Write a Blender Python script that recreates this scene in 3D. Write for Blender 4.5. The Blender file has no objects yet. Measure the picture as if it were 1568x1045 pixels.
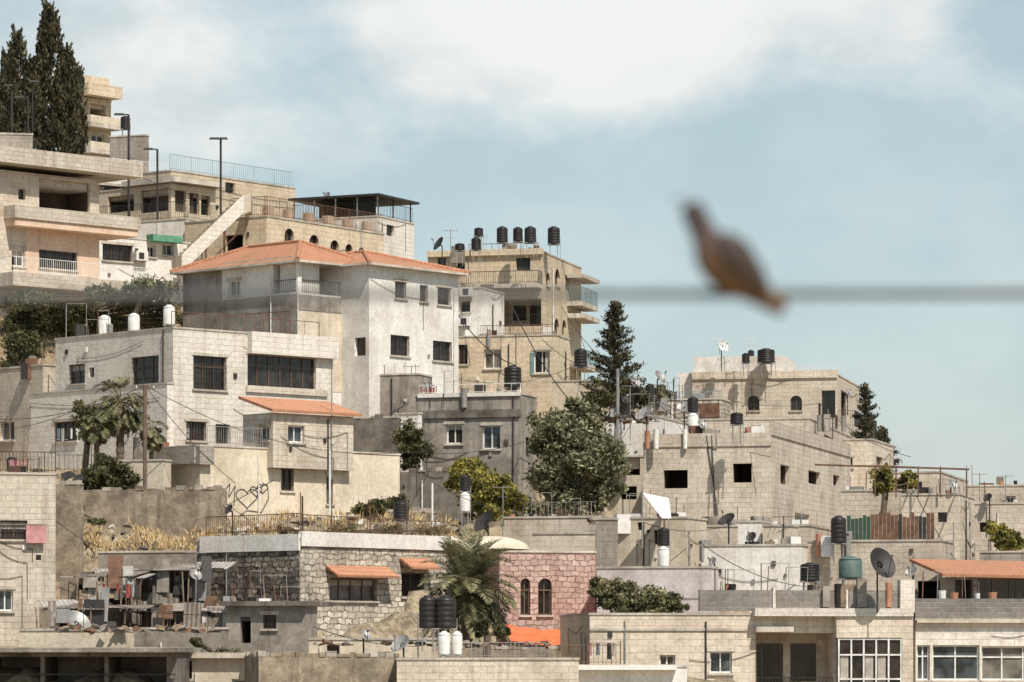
import bpy, math, random
import numpy as np
from mathutils import Vector
random.seed(7); np.random.seed(7)
F=5880.; HX=784.; HY=1000.
def ray(px,py,d): return Vector(((px-HX)/F*d, d, (HY-py)/F*d))
Z=Vector((0,0,1))
# ---------------------------------------------------------------- materials
M={}
def newmat(name):
    m=bpy.data.materials.new(name); m.use_nodes=True
    nt=m.node_tree; b=nt.nodes['Principled BSDF']; M[name]=m
    return m,nt,b
def N(nt,t,**k):
    n=nt.nodes.new(t)
    for a,v in k.items():
        if a.startswith('i_'):
            key=a[2:].replace('_',' ')
            n.inputs[key].default_value=v
        else: setattr(n,a,v)
    return n
def L(nt,a,b): nt.links.new(a,b)
def c4(c): return (c[0],c[1],c[2],1)
def noise(nt,vec,scale,detail=3,rough=.55):
    n=N(nt,'ShaderNodeTexNoise',i_Scale=scale,i_Detail=detail,i_Roughness=rough); L(nt,vec,n.inputs['Vector']); return n.outputs['Fac']
def rng(nt,v,a,b,c=0,d=1):
    n=N(nt,'ShaderNodeMapRange'); n.inputs[1].default_value=a;n.inputs[2].default_value=b;n.inputs[3].default_value=c;n.inputs[4].default_value=d
    L(nt,v,n.inputs[0]); return n.outputs[0]
def mixc(nt,fac,a,b,mode='MIX'):
    n=N(nt,'ShaderNodeMix',data_type='RGBA',blend_type=mode)
    if isinstance(fac,(int,float)): n.inputs[0].default_value=fac
    else: L(nt,fac,n.inputs[0])
    for i,x in ((6,a),(7,b)):
        if isinstance(x,tuple): n.inputs[i].default_value=c4(x)
        else: L(nt,x,n.inputs[i])
    return n.outputs[2]
def mapping(nt,vec,sc):
    n=N(nt,'ShaderNodeMapping'); n.inputs['Scale'].default_value=sc; L(nt,vec,n.inputs['Vector']); return n.outputs[0]
def finish_surface(nt,b,col,uv,obj,stain,dirt,h,bump,rough,tone=1.0):
    big=rng(nt,noise(nt,obj,.5,4,.65),.46,.70)
    st=rng(nt,noise(nt,mapping(nt,uv,(1.9,.13,1)),1.0,4,.7),.50,.72)
    mx=N(nt,'ShaderNodeMath',operation='MAXIMUM'); L(nt,big,mx.inputs[0]); L(nt,st,mx.inputs[1])
    f=N(nt,'ShaderNodeMath',operation='MULTIPLY',use_clamp=True); L(nt,mx.outputs[0],f.inputs[0]); f.inputs[1].default_value=stain
    col=mixc(nt,f.outputs[0],col,dirt)
    g=rng(nt,noise(nt,obj,7,3,.75),.25,.75,.78,1.14)
    oi=N(nt,'ShaderNodeObjectInfo'); r=rng(nt,oi.outputs['Random'],0,1,.90*tone,1.06*tone)
    m=N(nt,'ShaderNodeMath',operation='MULTIPLY'); L(nt,g,m.inputs[0]); L(nt,r,m.inputs[1])
    cc=N(nt,'ShaderNodeVectorMath',operation='SCALE'); L(nt,col,cc.inputs[0]); L(nt,m.outputs[0],cc.inputs['Scale'])
    L(nt,cc.outputs[0],b.inputs['Base Color']); b.inputs['Roughness'].default_value=rough
    b.inputs['Specular IOR Level'].default_value=.15
    bp=N(nt,'ShaderNodeBump',i_Strength=bump,i_Distance=.04); L(nt,h,bp.inputs['Height']); L(nt,bp.outputs[0],b.inputs['Normal'])
def base(nt):
    t=N(nt,'ShaderNodeTexCoord'); return t.outputs['UV'],t.outputs['Object']
def m_stone(name,c1,c2,mort,bw=.55,bh=.27,ms=.014,stain=.45,dirt=(.24,.17,.115),bump=.5,warp=0,mv=1):
    m,nt,b=newmat(name); uv,obj=base(nt); v=uv
    if warp:
        nz=N(nt,'ShaderNodeTexNoise',i_Scale=2.3,i_Detail=4,i_Roughness=.6); L(nt,uv,nz.inputs['Vector'])
        s1=N(nt,'ShaderNodeVectorMath',operation='SUBTRACT'); L(nt,nz.outputs['Color'],s1.inputs[0]); s1.inputs[1].default_value=(.5,.5,.5)
        s2=N(nt,'ShaderNodeVectorMath',operation='SCALE'); L(nt,s1.outputs[0],s2.inputs[0]); s2.inputs['Scale'].default_value=warp
        s3=N(nt,'ShaderNodeVectorMath',operation='ADD'); L(nt,uv,s3.inputs[0]); L(nt,s2.outputs[0],s3.inputs[1]); v=s3.outputs[0]
    br=N(nt,'ShaderNodeTexBrick',i_Color1=c4(c1),i_Color2=c4(c2),i_Mortar=c4(mort)); br.inputs['Scale'].default_value=1
    br.inputs['Mortar Size'].default_value=ms; br.inputs['Brick Width'].default_value=bw; br.inputs['Row Height'].default_value=bh; br.inputs['Mortar Smooth'].default_value=.5
    L(nt,v,br.inputs['Vector'])
    col=br.outputs['Color']
    jf=rng(nt,noise(nt,obj,1.1,3,.6),.4,.6,.05,.7) if not warp else rng(nt,noise(nt,obj,2.2,3,.6),.38,.6,0,.6)
    col=mixc(nt,jf,col,tuple((p+q)/2 for p,q in zip(c1,c2)))
    h=N(nt,'ShaderNodeMath',operation='SUBTRACT'); L(nt,noise(nt,obj,6,3),h.inputs[0]); L(nt,br.outputs['Fac'],h.inputs[1])
    finish_surface(nt,b,col,uv,obj,stain,dirt,h.outputs[0],bump,.9)
def m_plaster(name,c1,c2,stain=.5,dirt=(.20,.145,.10),bump=.3,sc=.9):
    m,nt,b=newmat(name); uv,obj=base(nt)
    n1=rng(nt,noise(nt,obj,sc,5,.65),.40,.60)
    finish_surface(nt,b,mixc(nt,n1,c1,c2),uv,obj,stain,dirt,noise(nt,obj,5,4,.7),bump,.92)
def m_flat(name,c,rough=.6,metal=0,var=.25,sc=3,spec=.4):
    m,nt,b=newmat(name); uv,obj=base(nt)
    v=rng(nt,noise(nt,obj,sc,3,.6),.3,.7,1-var,1+var)
    cc=N(nt,'ShaderNodeVectorMath',operation='SCALE'); cc.inputs[0].default_value=c; L(nt,v,cc.inputs['Scale'])
    L(nt,cc.outputs[0],b.inputs['Base Color']); b.inputs['Roughness'].default_value=rough; b.inputs['Metallic'].default_value=metal; b.inputs['Specular IOR Level'].default_value=spec
def m_ribs(name,c1,c2,per=.3,rows=0,stain=.3,dirt=(.1,.06,.04)):
    m,nt,b=newmat(name); uv,obj=base(nt)
    w=N(nt,'ShaderNodeTexWave',wave_type='BANDS',bands_direction='X'); w.inputs['Scale'].default_value=1/per/3.2; w.inputs['Distortion'].default_value=.3; L(nt,uv,w.inputs['Vector'])
    f=w.outputs['Fac']
    if rows:
        w2=N(nt,'ShaderNodeTexWave',wave_type='BANDS',bands_direction='Y',wave_profile='SAW'); w2.inputs['Scale'].default_value=1/rows/3.2; L(nt,uv,w2.inputs['Vector'])
        a=N(nt,'ShaderNodeMath',operation='MULTIPLY'); L(nt,f,a.inputs[0]); L(nt,w2.outputs['Fac'],a.inputs[1]); f=a.outputs[0]
    n=noise(nt,uv,4,3,.7)
    col=mixc(nt,rng(nt,n,.3,.7),c1,c2)
    col=mixc(nt,rng(nt,f,0,.5,.6,0),col,tuple(x*.35 for x in c1))
    finish_surface(nt,b,col,uv,obj,stain,dirt,f,.8,.8)
m_stone('stone_cream',(.73,.635,.52),(.62,.53,.42),(.48,.39,.305),stain=.5)
m_stone('stone_white',(.82,.755,.665),(.73,.665,.58),(.56,.485,.405),stain=.38)
m_stone('stone_pale',(.69,.605,.50),(.57,.49,.395),(.42,.345,.275),.5,.25,stain=.55)
m_stone('stone_yellow',(.72,.595,.435),(.62,.505,.36),(.46,.36,.25),.6,.3,stain=.45)
m_stone('stone_grey',(.43,.38,.32),(.36,.315,.265),(.26,.225,.185),.5,.25,stain=.65,dirt=(.12,.095,.07))
m_stone('cinder_block',(.30,.27,.245),(.22,.20,.18),(.38,.35,.315),.42,.21,.02,stain=.5,dirt=(.11,.09,.07))
m_stone('rubble_stone',(.76,.68,.56),(.36,.31,.24),(.12,.095,.075),.46,.25,.026,stain=.6,dirt=(.13,.10,.07),bump=1,warp=.42)
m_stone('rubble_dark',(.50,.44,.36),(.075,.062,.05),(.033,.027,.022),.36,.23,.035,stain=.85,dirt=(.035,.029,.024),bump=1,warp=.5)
m_stone('rubble_pink',(.70,.52,.44),(.44,.27,.225),(.25,.15,.12),.38,.24,.022,stain=.45,dirt=(.28,.18,.13),bump=1,warp=.34)
m_plaster('plaster_white',(.86,.82,.76),(.76,.715,.65),.36,(.30,.225,.16))
m_plaster('plaster_cream',(.74,.64,.505),(.63,.535,.41),.45,(.28,.2,.135))
m_plaster('plaster_lilac',(.70,.625,.61),(.58,.505,.49),.5)
m_plaster('stucco_salmon',(.66,.46,.33),(.72,.54,.40),.3,(.34,.2,.12))
m_plaster('concrete',(.41,.365,.315),(.29,.255,.215),.8,(.10,.08,.062))
m_plaster('concrete_dark',(.25,.222,.19),(.165,.143,.12),.85,(.055,.045,.036))
m_plaster('rough_render',(.42,.34,.25),(.26,.205,.15),.85,(.085,.066,.048),.8,1.4)
m_plaster('coping',(.66,.59,.50),(.50,.44,.365),.65,(.2,.155,.115))
m_plaster('roof_screed',(.48,.43,.37),(.37,.33,.28),.6)
m_plaster('room_shade_tone',(.085,.066,.052),(.06,.047,.038),.5)  # colour darkened to deepen the shade inside the openings
m_ribs('roof_tiles',(.70,.34,.20),(.54,.25,.15),.24,.36,.45,(.29,.18,.115))
m_ribs('corrugated_rust',(.23,.17,.13),(.36,.32,.28),.2,0,.5)
m_ribs('corrugated_white',(.55,.52,.48),(.45,.42,.38),.2,0,.5)
m_flat('metal_dark',(.043,.038,.034),.6,.2)
m_flat('metal_rust',(.15,.08,.05),.85,.1,.5)
m_flat('metal_grey',(.30,.285,.265),.5,.3)
m_flat('metal_white',(.70,.68,.64),.5)
m_flat('metal_teal',(.17,.26,.26),.6)
m_flat('plastic_black',(.024,.020,.019),.42,0,.3,3)
m_flat('plastic_white',(.72,.69,.64),.5,0,.15)
m_flat('plastic_green',(.10,.145,.125),.5)
m_flat('canvas_white',(.76,.73,.68),.9,0,.1)
m_flat('canvas_orange',(.72,.15,.06),.9,0,.2)
m_flat('canvas_green',(.04,.075,.05),.9)
m_flat('awning_green',(.12,.30,.19),.9)
m_flat('cloth_pink',(.52,.25,.24),.9); m_flat('cloth_blue',(.14,.19,.24),.9); m_flat('cloth_red',(.33,.08,.06),.9)
m_flat('frame_brown',(.14,.09,.06),.6); m_flat('wood',(.22,.16,.11),.85,0,.4)
m_flat('cable_rubber',(.03,.028,.026),.7)
m_flat('bird_wire',(.12,.12,.115),.7)
m_flat('paint_graffiti',(.05,.05,.05),.8)
m_flat('bark',(.14,.105,.075),.95,0,.4,6)
m_flat('dry_straw',(.54,.39,.20),.95,0,.4,2)
m_flat('curtain',(.42,.375,.32),.9,0,.3,2)
m_flat('terracotta',(.42,.2,.12),.9)
m_flat('bird_leg',(.3,.12,.08),.7)
def m_glass(name,c,r):
    m,nt,b=newmat(name); uv,obj=base(nt)
    v=rng(nt,noise(nt,obj,1.3,2),.35,.65,.4,1.6)
    cc=N(nt,'ShaderNodeVectorMath',operation='SCALE'); cc.inputs[0].default_value=c; L(nt,v,cc.inputs['Scale']); L(nt,cc.outputs[0],b.inputs['Base Color'])
    b.inputs['Roughness'].default_value=r; b.inputs['Specular IOR Level'].default_value=.5
m_glass('glass_dark',(.028,.023,.02),.08); m_glass('glass_curtain',(.13,.115,.095),.15); m_glass('glass_blue',(.06,.072,.075),.06)
def m_leaf(name,dark,light):
    m,nt,b=newmat(name); uv,obj=base(nt)
    f=rng(nt,noise(nt,obj,1.5,2,.6),.38,.62)
    col=mixc(nt,f,dark,light)
    g=N(nt,'ShaderNodeTexWhiteNoise',noise_dimensions='3D'); 
    sn=N(nt,'ShaderNodeVectorMath',operation='SNAP'); L(nt,obj,sn.inputs[0]); sn.inputs[1].default_value=(.2,.2,.2); L(nt,sn.outputs[0],g.inputs['Vector'])
    v=rng(nt,g.outputs['Value'],0,1,.6,1.5)
    cc=N(nt,'ShaderNodeVectorMath',operation='SCALE'); L(nt,col,cc.inputs[0]); L(nt,v,cc.inputs['Scale'])
    L(nt,cc.outputs[0],b.inputs['Base Color']); b.inputs['Roughness'].default_value=.6; b.inputs['Specular IOR Level'].default_value=.2
    tr=N(nt,'ShaderNodeBsdfTranslucent'); L(nt,cc.outputs[0],tr.inputs['Color'])
    ms=N(nt,'ShaderNodeMixShader'); ms.inputs[0].default_value=.22
    L(nt,b.outputs[0],ms.inputs[1]); L(nt,tr.outputs[0],ms.inputs[2]); L(nt,ms.outputs[0],nt.nodes['Material Output'].inputs['Surface'])
m_leaf('leaf_cypress',(.050,.047,.028),(.115,.10,.055))
m_leaf('leaf_olive',(.10,.10,.055),(.31,.30,.175))
m_leaf('leaf_dark',(.055,.056,.026),(.17,.16,.07))
m_leaf('leaf_bright',(.12,.12,.035),(.36,.31,.08))
m_leaf('leaf_palm',(.09,.09,.045),(.26,.24,.125))
m_leaf('leaf_dryscrub',(.30,.22,.12),(.13,.12,.06))
m,nt,b=newmat('hill_ground'); uv,obj=base(nt)
n1=rng(nt,noise(nt,obj,.3,6,.65),.38,.62); n2=rng(nt,noise(nt,obj,2.6,5,.75),.42,.6)
col=mixc(nt,n1,(.31,.235,.15),(.18,.14,.095)); col=mixc(nt,n2,col,(.46,.37,.25))
finish_surface(nt,b,col,uv,obj,.4,(.095,.073,.05),noise(nt,obj,3,6,.78),1,.95)
# ---------------------------------------------------------------- assembly helper
class Asm:
    def __init__(s,name,loc): s.name=name; s.loc=Vector(loc); s.parts={}; s.smooth=set()
    def add(s,part,mat,V,Fc):
        p=s.parts.setdefault(part,([],[],[],[])); k=len(p[0]); p[0].extend(V)
        if mat not in p[3]: p[3].append(mat)
        mi=p[3].index(mat)
        for f in Fc: p[1].append([i+k for i in f]); p[2].append(mi)
    def hexa(s,part,mat,P):
        s.add(part,mat,P,[(0,3,2,1),(4,5,6,7),(0,1,5,4),(1,2,6,5),(2,3,7,6),(3,0,4,7)])
    def fbox(s,part,mat,f,s0,s1,z0,z1,o0,o1):
        P=f.P; s.hexa(part,mat,[P(s0,z0,o1),P(s1,z0,o1),P(s1,z0,o0),P(s0,z0,o0),P(s0,z1,o1),P(s1,z1,o1),P(s1,z1,o0),P(s0,z1,o0)])
    def bar(s,part,mat,p,q,r,n=4):
        p=Vector(p);q=Vector(q);d=(q-p)
        if d.length<1e-5: return
        d.normalize(); a=d.cross(Z if abs(d.z)<.9 else Vector((1,0,0))).normalized(); b=d.cross(a)
        V=[];
        for c in (p,q):
            for i in range(n):
                t=2*math.pi*(i+.5)/n; V.append(c+(a*math.cos(t)+b*math.sin(t))*r)
        Fc=[(i,(i+1)%n,n+(i+1)%n,n+i) for i in range(n)]+[tuple(range(n)),tuple(range(2*n-1,n-1,-1))]
        s.add(part,mat,V,Fc)
    def path(s,part,mat,pts,r,n=5):
        for a,b in zip(pts[:-1],pts[1:]): s.bar(part,mat,a,b,r,n)
    def lathe(s,part,mat,c,prof,n=20):
        V=[];
        for r,z in prof:
            for i in range(n):
                t=2*math.pi*i/n; V.append(Vector((c[0]+r*math.cos(t),c[1]+r*math.sin(t),c[2]+z)))
        Fc=[]
        for j in range(len(prof)-1):
            for i in range(n):
                Fc.append((j*n+i,j*n+(i+1)%n,(j+1)*n+(i+1)%n,(j+1)*n+i))
        s.add(part,mat,V,Fc)
    def finish(s):
        e=bpy.data.objects.new(s.name,None); e.empty_display_size=.5; bpy.context.collection.objects.link(e); e.location=s.loc
        for pn,(V,Fc,mi,mats) in s.parts.items():
            me=bpy.data.meshes.new(pn); me.from_pydata([tuple(Vector(v)-s.loc) for v in V],[],Fc)
            for mm in mats: me.materials.append(M[mm])
            me.polygons.foreach_set('material_index',mi)
            if pn in s.smooth: me.polygons.foreach_set('use_smooth',[True]*len(Fc))
            uvl=me.uv_layers.new(name='UVMap').data
            lx,ly,lz=s.loc
            for p in me.polygons:
                n=p.normal; t=Vector((-n.y,n.x,0))
                t=t.normalized() if t.length>.05 else Vector((1,0,0))
                bb=n.cross(t)
                for li in p.loop_indices:
                    co=me.vertices[me.loops[li].vertex_index].co
                    w=Vector((co.x+lx,co.y+ly,co.z+lz)); uvl[li].uv=(w.dot(t),w.dot(bb))
            o=bpy.data.objects.new(pn,me); o.parent=e; bpy.context.collection.objects.link(o)
        return e
class Face:
    def __init__(s,O,d,n,W): s.O=O; s.d=d; s.n=n; s.W=W
    def s_at(s,px):
        k=(px-HX)/F; return (k*s.O.y-s.O.x)/(s.d.x-k*s.d.y)
    def z_at(s,sv,py): return (HY-py)/F*(s.O.y+sv*s.d.y)
    def P(s,a,z,out=0):
        v=s.O+s.d*a+s.n*out; return Vector((v.x,v.y,z))
def rail(o,part,mat,p,q,h=1.0,sp=.14,r=.012,mid=True):
    p=Vector(p);q=Vector(q);n=max(1,int((q-p).length/sp)); up=Z*h
    o.bar(part,mat,p+up,q+up,r*1.8)
    o.bar(part,mat,p+Z*.1,q+Z*.1,r*1.3)
    for i in range(n+1):
        a=p.lerp(q,i/n); big=(i%10==0)
        o.bar(part,mat,a,a+up,r*2 if big else r)
def opening(o,f,s0,s1,z0,z1,t,wm):
    P=f.P; r=.22
    dep={'o':2.2,'l':1.7}.get(t,r)
    inner='room_shade_tone' if t=='o' else wm
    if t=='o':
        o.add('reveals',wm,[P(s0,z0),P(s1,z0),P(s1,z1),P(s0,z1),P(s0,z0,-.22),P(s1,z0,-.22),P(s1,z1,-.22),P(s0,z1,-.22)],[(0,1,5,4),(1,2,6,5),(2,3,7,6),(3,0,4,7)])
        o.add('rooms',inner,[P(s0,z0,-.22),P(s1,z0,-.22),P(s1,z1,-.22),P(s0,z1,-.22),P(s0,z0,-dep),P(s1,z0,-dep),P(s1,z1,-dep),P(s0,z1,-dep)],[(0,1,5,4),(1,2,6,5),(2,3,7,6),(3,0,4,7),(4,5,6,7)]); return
    o.add('reveals',inner,[P(s0,z0),P(s1,z0),P(s1,z1),P(s0,z1),P(s0,z0,-dep),P(s1,z0,-dep),P(s1,z1,-dep),P(s0,z1,-dep)],[(0,1,5,4),(1,2,6,5),(2,3,7,6),(3,0,4,7)])
    if t=='l':
        o.add('rooms',wm,[P(s0,z0,-dep),P(s1,z0,-dep),P(s1,z1,-dep),P(s0,z1,-dep)],[(0,1,2,3)])
        w=s1-s0
        o.fbox('windows','glass_dark',f,s0+w*.12,s0+w*.45,z0,z0+(z1-z0)*.85,-dep,-dep+.06)
        o.fbox('windows','glass_dark',f,s0+w*.55,s0+w*.88,z0+(z1-z0)*.3,z0+(z1-z0)*.85,-dep,-dep+.05)
        rail(o,'railing','metal_dark',P(s0,z0,-.08),P(s1,z0,-.08),min(1.,(z1-z0)*.45)); return
    g={'k':'glass_dark','g':'glass_dark','a':'glass_dark'}.get(t) or random.choice(['glass_dark','glass_blue','glass_curtain'])
    o.add('windows',g,[P(s0,z0,-r),P(s1,z0,-r),P(s1,z1,-r),P(s0,z1,-r)],[(0,1,2,3)])
    fm='metal_white' if t in 'wW' else 'frame_brown'; w=s1-s0;h=z1-z0
    if t!='k' :
        b=.07 if t in 'wW' else .06
        o.fbox('window_frames',fm,f,s0,s0+b,z0,z1,-r,-r+.06); o.fbox('window_frames',fm,f,s1-b,s1,z0,z1,-r,-r+.06)
        o.fbox('window_frames',fm,f,s0+b,s1-b,z0,z0+b,-r,-r+.06); o.fbox('window_frames',fm,f,s0+b,s1-b,z1-b,z1,-r,-r+.06)
        nm=max(2,int(round(w/(.75 if t!='W' else .8))))
        for i in range(1,nm):
            c=s0+w*i/nm; o.fbox('window_frames',fm,f,c-b*.4,c+b*.4,z0+b,z1-b,-r,-r+.05)
        if t=='W' or h>1.5: 
            zz=z0+h*.68; o.fbox('window_frames',fm,f,s0+b,s1-b,zz-.03,zz+.03,-r+.001,-r+.055)
        if t in 'wgb' and random.random()<.5 and w>.7:
            if random.random()<.5: o.fbox('curtains','curtain',f,s0+b,s1-b,z1-h*random.uniform(.2,.5),z1-b,-r+.002,-r+.02)
            else: o.fbox('curtains','curtain',f,s0+b,s0+w*random.uniform(.25,.45),z0+b,z1-b,-r+.002,-r+.02)
    if t in 'g':
        n=max(3,int(w/.16))
        for i in range(n+1):
            c=s0+w*i/n; o.bar('window_grille','metal_dark',P(c,z0,-.03),P(c,z1,-.03),.012)
        for q in (.02,.35,.67,.98): o.bar('window_grille','metal_dark',P(s0,z0+h*q,-.025),P(s1,z0+h*q,-.025),.014)
    if t=='a':
        hw=w/2; c=(s0+s1)/2; zc=z1-hw
        for sg in (-1,1):
            pts=[P(c+sg*hw,z1,.002),P(c+sg*hw,zc,.002)]+[P(c+sg*hw*math.cos(a),zc+hw*math.sin(a),.002) for a in [math.pi/2*k/6 for k in range(1,7)]]
            o.add('arch_infill',wm,pts,[(0,i,i+1) for i in range(1,7)])
    if t!='k' and w<3.5: o.fbox('sills','coping',f,s0-.08,s1+.08,z0-.09,z0-.003,.002,.09)
    if random.random()<.5 and t in 'wgb': o.fbox('lintels','coping',f,s0-.12,s1+.12,z1+.004,z1+.16,.001,.035)
def wall(o,f,z0,z1,mat,ops=()):
    R=[]
    for (x0,y0,x1,y1,t) in ops:
        a=f.s_at(x0); b=f.s_at(x1)
        if a>b: a,b=b,a
        m_=(a+b)/2; zt=f.z_at(m_,y0); zb=f.z_at(m_,y1)
        a=max(a,.05); b=min(b,f.W-.05)
        if b-a<.1: continue
        R.append((a,b,max(zb,z0+.02),min(zt,z1-.02),t))
    S=sorted(set([0,f.W]+[v for r in R for v in r[:2]])); T=sorted(set([z0,z1]+[v for r in R for v in r[2:4]]))
    P=f.P
    for i in range(len(S)-1):
        for j in range(len(T)-1):
            cs=(S[i]+S[i+1])/2; ct=(T[j]+T[j+1])/2
            if any(r[0]<cs<r[1] and r[2]<ct<r[3] for r in R): continue
            o.add('walls',mat,[P(S[i],T[j]),P(S[i+1],T[j]),P(S[i+1],T[j+1]),P(S[i],T[j+1])],[(0,1,2,3)])
    for r in R: opening(o,f,*r,mat)
    return R
FOOT=[]
def building(name,xc,d,xl,xr,yt,yb,yaw,mat,R=(),Lo=(),ext=4.,dep=7.,par=.6,cop=True,fin=True,pipes=1,roof=True,detail=True):
    y=math.radians(yaw); C=ray(xc,0,d); C.z=0
    u=Vector((math.cos(y),math.sin(y),0)); v=Vector((-math.sin(y),math.cos(y),0))
    fr=Face(C,u,-v,1); fl=Face(C,v,-u,1)
    fr.W=fr.s_at(xr) if xr is not None else dep; fl.W=fl.s_at(xl) if xl is not None else dep
    fr.W=min(max(fr.W,.3),40); fl.W=min(max(fl.W,.3),40)
    zt=(HY-yt)/F*d; zbv=(HY-yb)/F*d; zb=zbv-ext
    FOOT.append((C.x,C.y,u.x,u.y,v.x,v.y,fr.W,fl.W,zt-par-.5,zbv-.1 if ext>0 else 99))
    o=Asm(name,(C+u*fr.W/2+v*fl.W/2)+Z*max(zb,zt-12)); o.fr=fr;o.fl=fl;o.zt=zt;o.u=u;o.v=v;o.C=C;o.mat=mat
    rs=random.Random(int(xc*7+d*13+yt))
    RR=wall(o,fr,zb,zt,mat,R); RL=wall(o,fl,zb,zt,mat,Lo)
    f3=Face(C+u*fr.W,v,u,fl.W); f4=Face(C+v*fl.W,u,v,fr.W)
    wall(o,f3,zb,zt,mat); wall(o,f4,zb,zt,mat)
    if roof:
        o.add('roof','roof_screed',[Vector((*(C+a).xy,zt-par)) for a in (u*.1+v*.1,u*(fr.W-.1)+v*.1,u*(fr.W-.1)+v*(fl.W-.1),u*.1+v*(fl.W-.1))],[(0,1,2,3)])
    if cop and mat in('rough_render','concrete_dark') and fin:
        for f in (fr,fl):
            s=0
            while s<f.W-.15:
                w_=rs.uniform(.18,.55); h_=rs.uniform(.02,.24); e_=min(f.W,s+w_)
                o.fbox('capping_stones',rs.choice([mat,mat,'coping','stone_grey']),f,s,e_-.02,zt+.001,zt+h_,-.27,rs.uniform(-.02,.04)); s+=w_
    elif cop:
        t=.09; e=.04; th=.28 if min(fr.W,fl.W)>1 else min(fr.W,fl.W)/2
        o.fbox('coping','coping',fr,-e,fr.W+e,zt,zt+t,-th,e); o.fbox('coping','coping',f4,-e,fr.W+e,zt,zt+t,-th,e)
        o.fbox('coping','coping',fl,th+.002,fl.W-th-.002,zt,zt+t,-th,e); o.fbox('coping','coping',f3,th+.002,fl.W-th-.002,zt,zt+t,-th,e)
        if par>.2 and min(fr.W,fl.W)>1.2:
            for f in (fr,fl,f3,f4):
                o.add('parapet_inside',mat,[f.P(.2,zt-par,-th+.02),f.P(f.W-.2,zt-par,-th+.02),f.P(f.W-.2,zt,-th+.02),f.P(.2,zt,-th+.02)],[(0,1,2,3)])
    for f,ops in ((fr,RR),(fl,RL)):
        for k in range(pipes):
            if f.W>3:
                sp=rs.uniform(.3,f.W-.3)
                if any(q[0]-.1<sp<q[1]+.1 for q in ops): continue
                o.bar('pipes',rs.choice(['metal_white','metal_grey','metal_dark']),f.P(sp,zt-rs.uniform(0,1),.06),f.P(sp,zb,.06),.035,6)
        if detail and f.W>3 and zt-zbv>2.5:
            for k in range(rs.randint(1,3)):
                a=rs.uniform(0,f.W*.5); b=rs.uniform(f.W*.5,f.W); z0=rs.uniform(zbv+1,zt-.2); z1=z0+rs.uniform(-1.,.6)
                pts=[f.P(a+(b-a)*i/8,z0+(z1-z0)*i/8-.25*math.sin(math.pi*i/8),.03) for i in range(9)]+[f.P(b,max(zbv,z1-rs.uniform(.5,2.5)),.03)]
                o.path('wall_cables','cable_rubber',pts,.013,3)
            for k in range(rs.randint(1,4)):
                a=rs.uniform(.3,f.W-.5); z0=rs.uniform(zbv+.8,zt-.5); s_=rs.uniform(.1,.22)
                if any(q[0]-.3<a<q[1]+.1 and q[2]-.3<z0<q[3]+.1 for q in ops): continue
                o.fbox('wall_boxes',rs.choice(['metal_grey','metal_dark','plastic_white','room_shade_tone']),f,a,a+s_,z0,z0+s_*1.2,.001,.07)
    if fin: o.finish()
    return o
def fb(o,part,mat,f,x0,x1,y0,y1,o0,o1):
    a=f.s_at(x0); b=f.s_at(x1)
    if a>b:a,b=b,a
    m_=(a+b)/2; o.fbox(part,mat,f,a,b,f.z_at(m_,y1),f.z_at(m_,y0),o0,o1)
def balcony(o,f,x0,x1,ytop,th,out,rh=1.,solid=None,rm='metal_dark'):
    a=f.s_at(x0); b=f.s_at(x1)
    if a>b:a,b=b,a
    z=f.z_at((a+b)/2,ytop); o.fbox('balcony_slab','coping',f,a,b,z-th,z,.0,out)
    c=[f.P(a,z,0),f.P(a,z,out-.06),f.P(b,z,out-.06),f.P(b,z,0)]
    if solid:
        o.fbox('balcony_parapet',solid,f,a,b,z+.002,z+rh,out-.15,out); o.fbox('balcony_parapet',solid,f,a,a+.15,z+.002,z+rh,.0,out-.152); o.fbox('balcony_parapet',solid,f,b-.15,b,z+.002,z+rh,.0,out-.152)
    else:
        for i in range(3): rail(o,'balcony_railing',rm,c[i],c[i+1],rh)
def roofrail(o,f,x0,x1,rm='metal_dark',h=.95,inset=-.12,dz=.09,sp=.14):
    a=max(0,f.s_at(x0)) if x0 is not None else 0; b=f.s_at(x1) if x1 is not None else f.W
    rail(o,'roof_railing',rm,f.P(a,o.zt+dz,inset),f.P(b,o.zt+dz,inset),h,sp)
def hip(o,rise,over=.45,mat='roof_tiles',zoff=0.1):
    C,u,v,a,b=o.C,o.u,o.v,o.fr.W,o.fl.W; z=o.zt+zoff
    def q(s,t,zz): w=C+u*s+v*t; return Vector((w.x,w.y,zz))
    E=[q(-over,-over,z),q(a+over,-over,z),q(a+over,b+over,z),q(-over,b+over,z)]; m=min(a,b)/2+over
    if a>b: r1=q(m-over,b/2,z+rise); r2=q(a-m+over,b/2,z+rise); Fc=[(0,1,5,4),(1,2,5),(2,3,4,5),(3,0,4)]
    else: r1=q(a/2,m-over,z+rise); r2=q(a/2,b-m+over,z+rise); Fc=[(0,1,4),(1,2,5,4),(2,3,5),(3,0,4,5)]
    o.add('tiled_roof',mat,E+[r1,r2],Fc)
    D=[p-Z*.12 for p in E]; o.add('eaves','coping',E+D,[(0,1,5,4),(1,2,6,5),(2,3,7,6),(3,0,4,7),(4,5,6,7)])
    for p,r in ((E[0],r1),(E[1],r2 if a>b else r1),(E[2],r2),(E[3],r1 if a>b else r2),(r1,r2)): o.bar('ridge_tiles',mat,p+Z*.03,r+Z*.03,.12,6)
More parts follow.
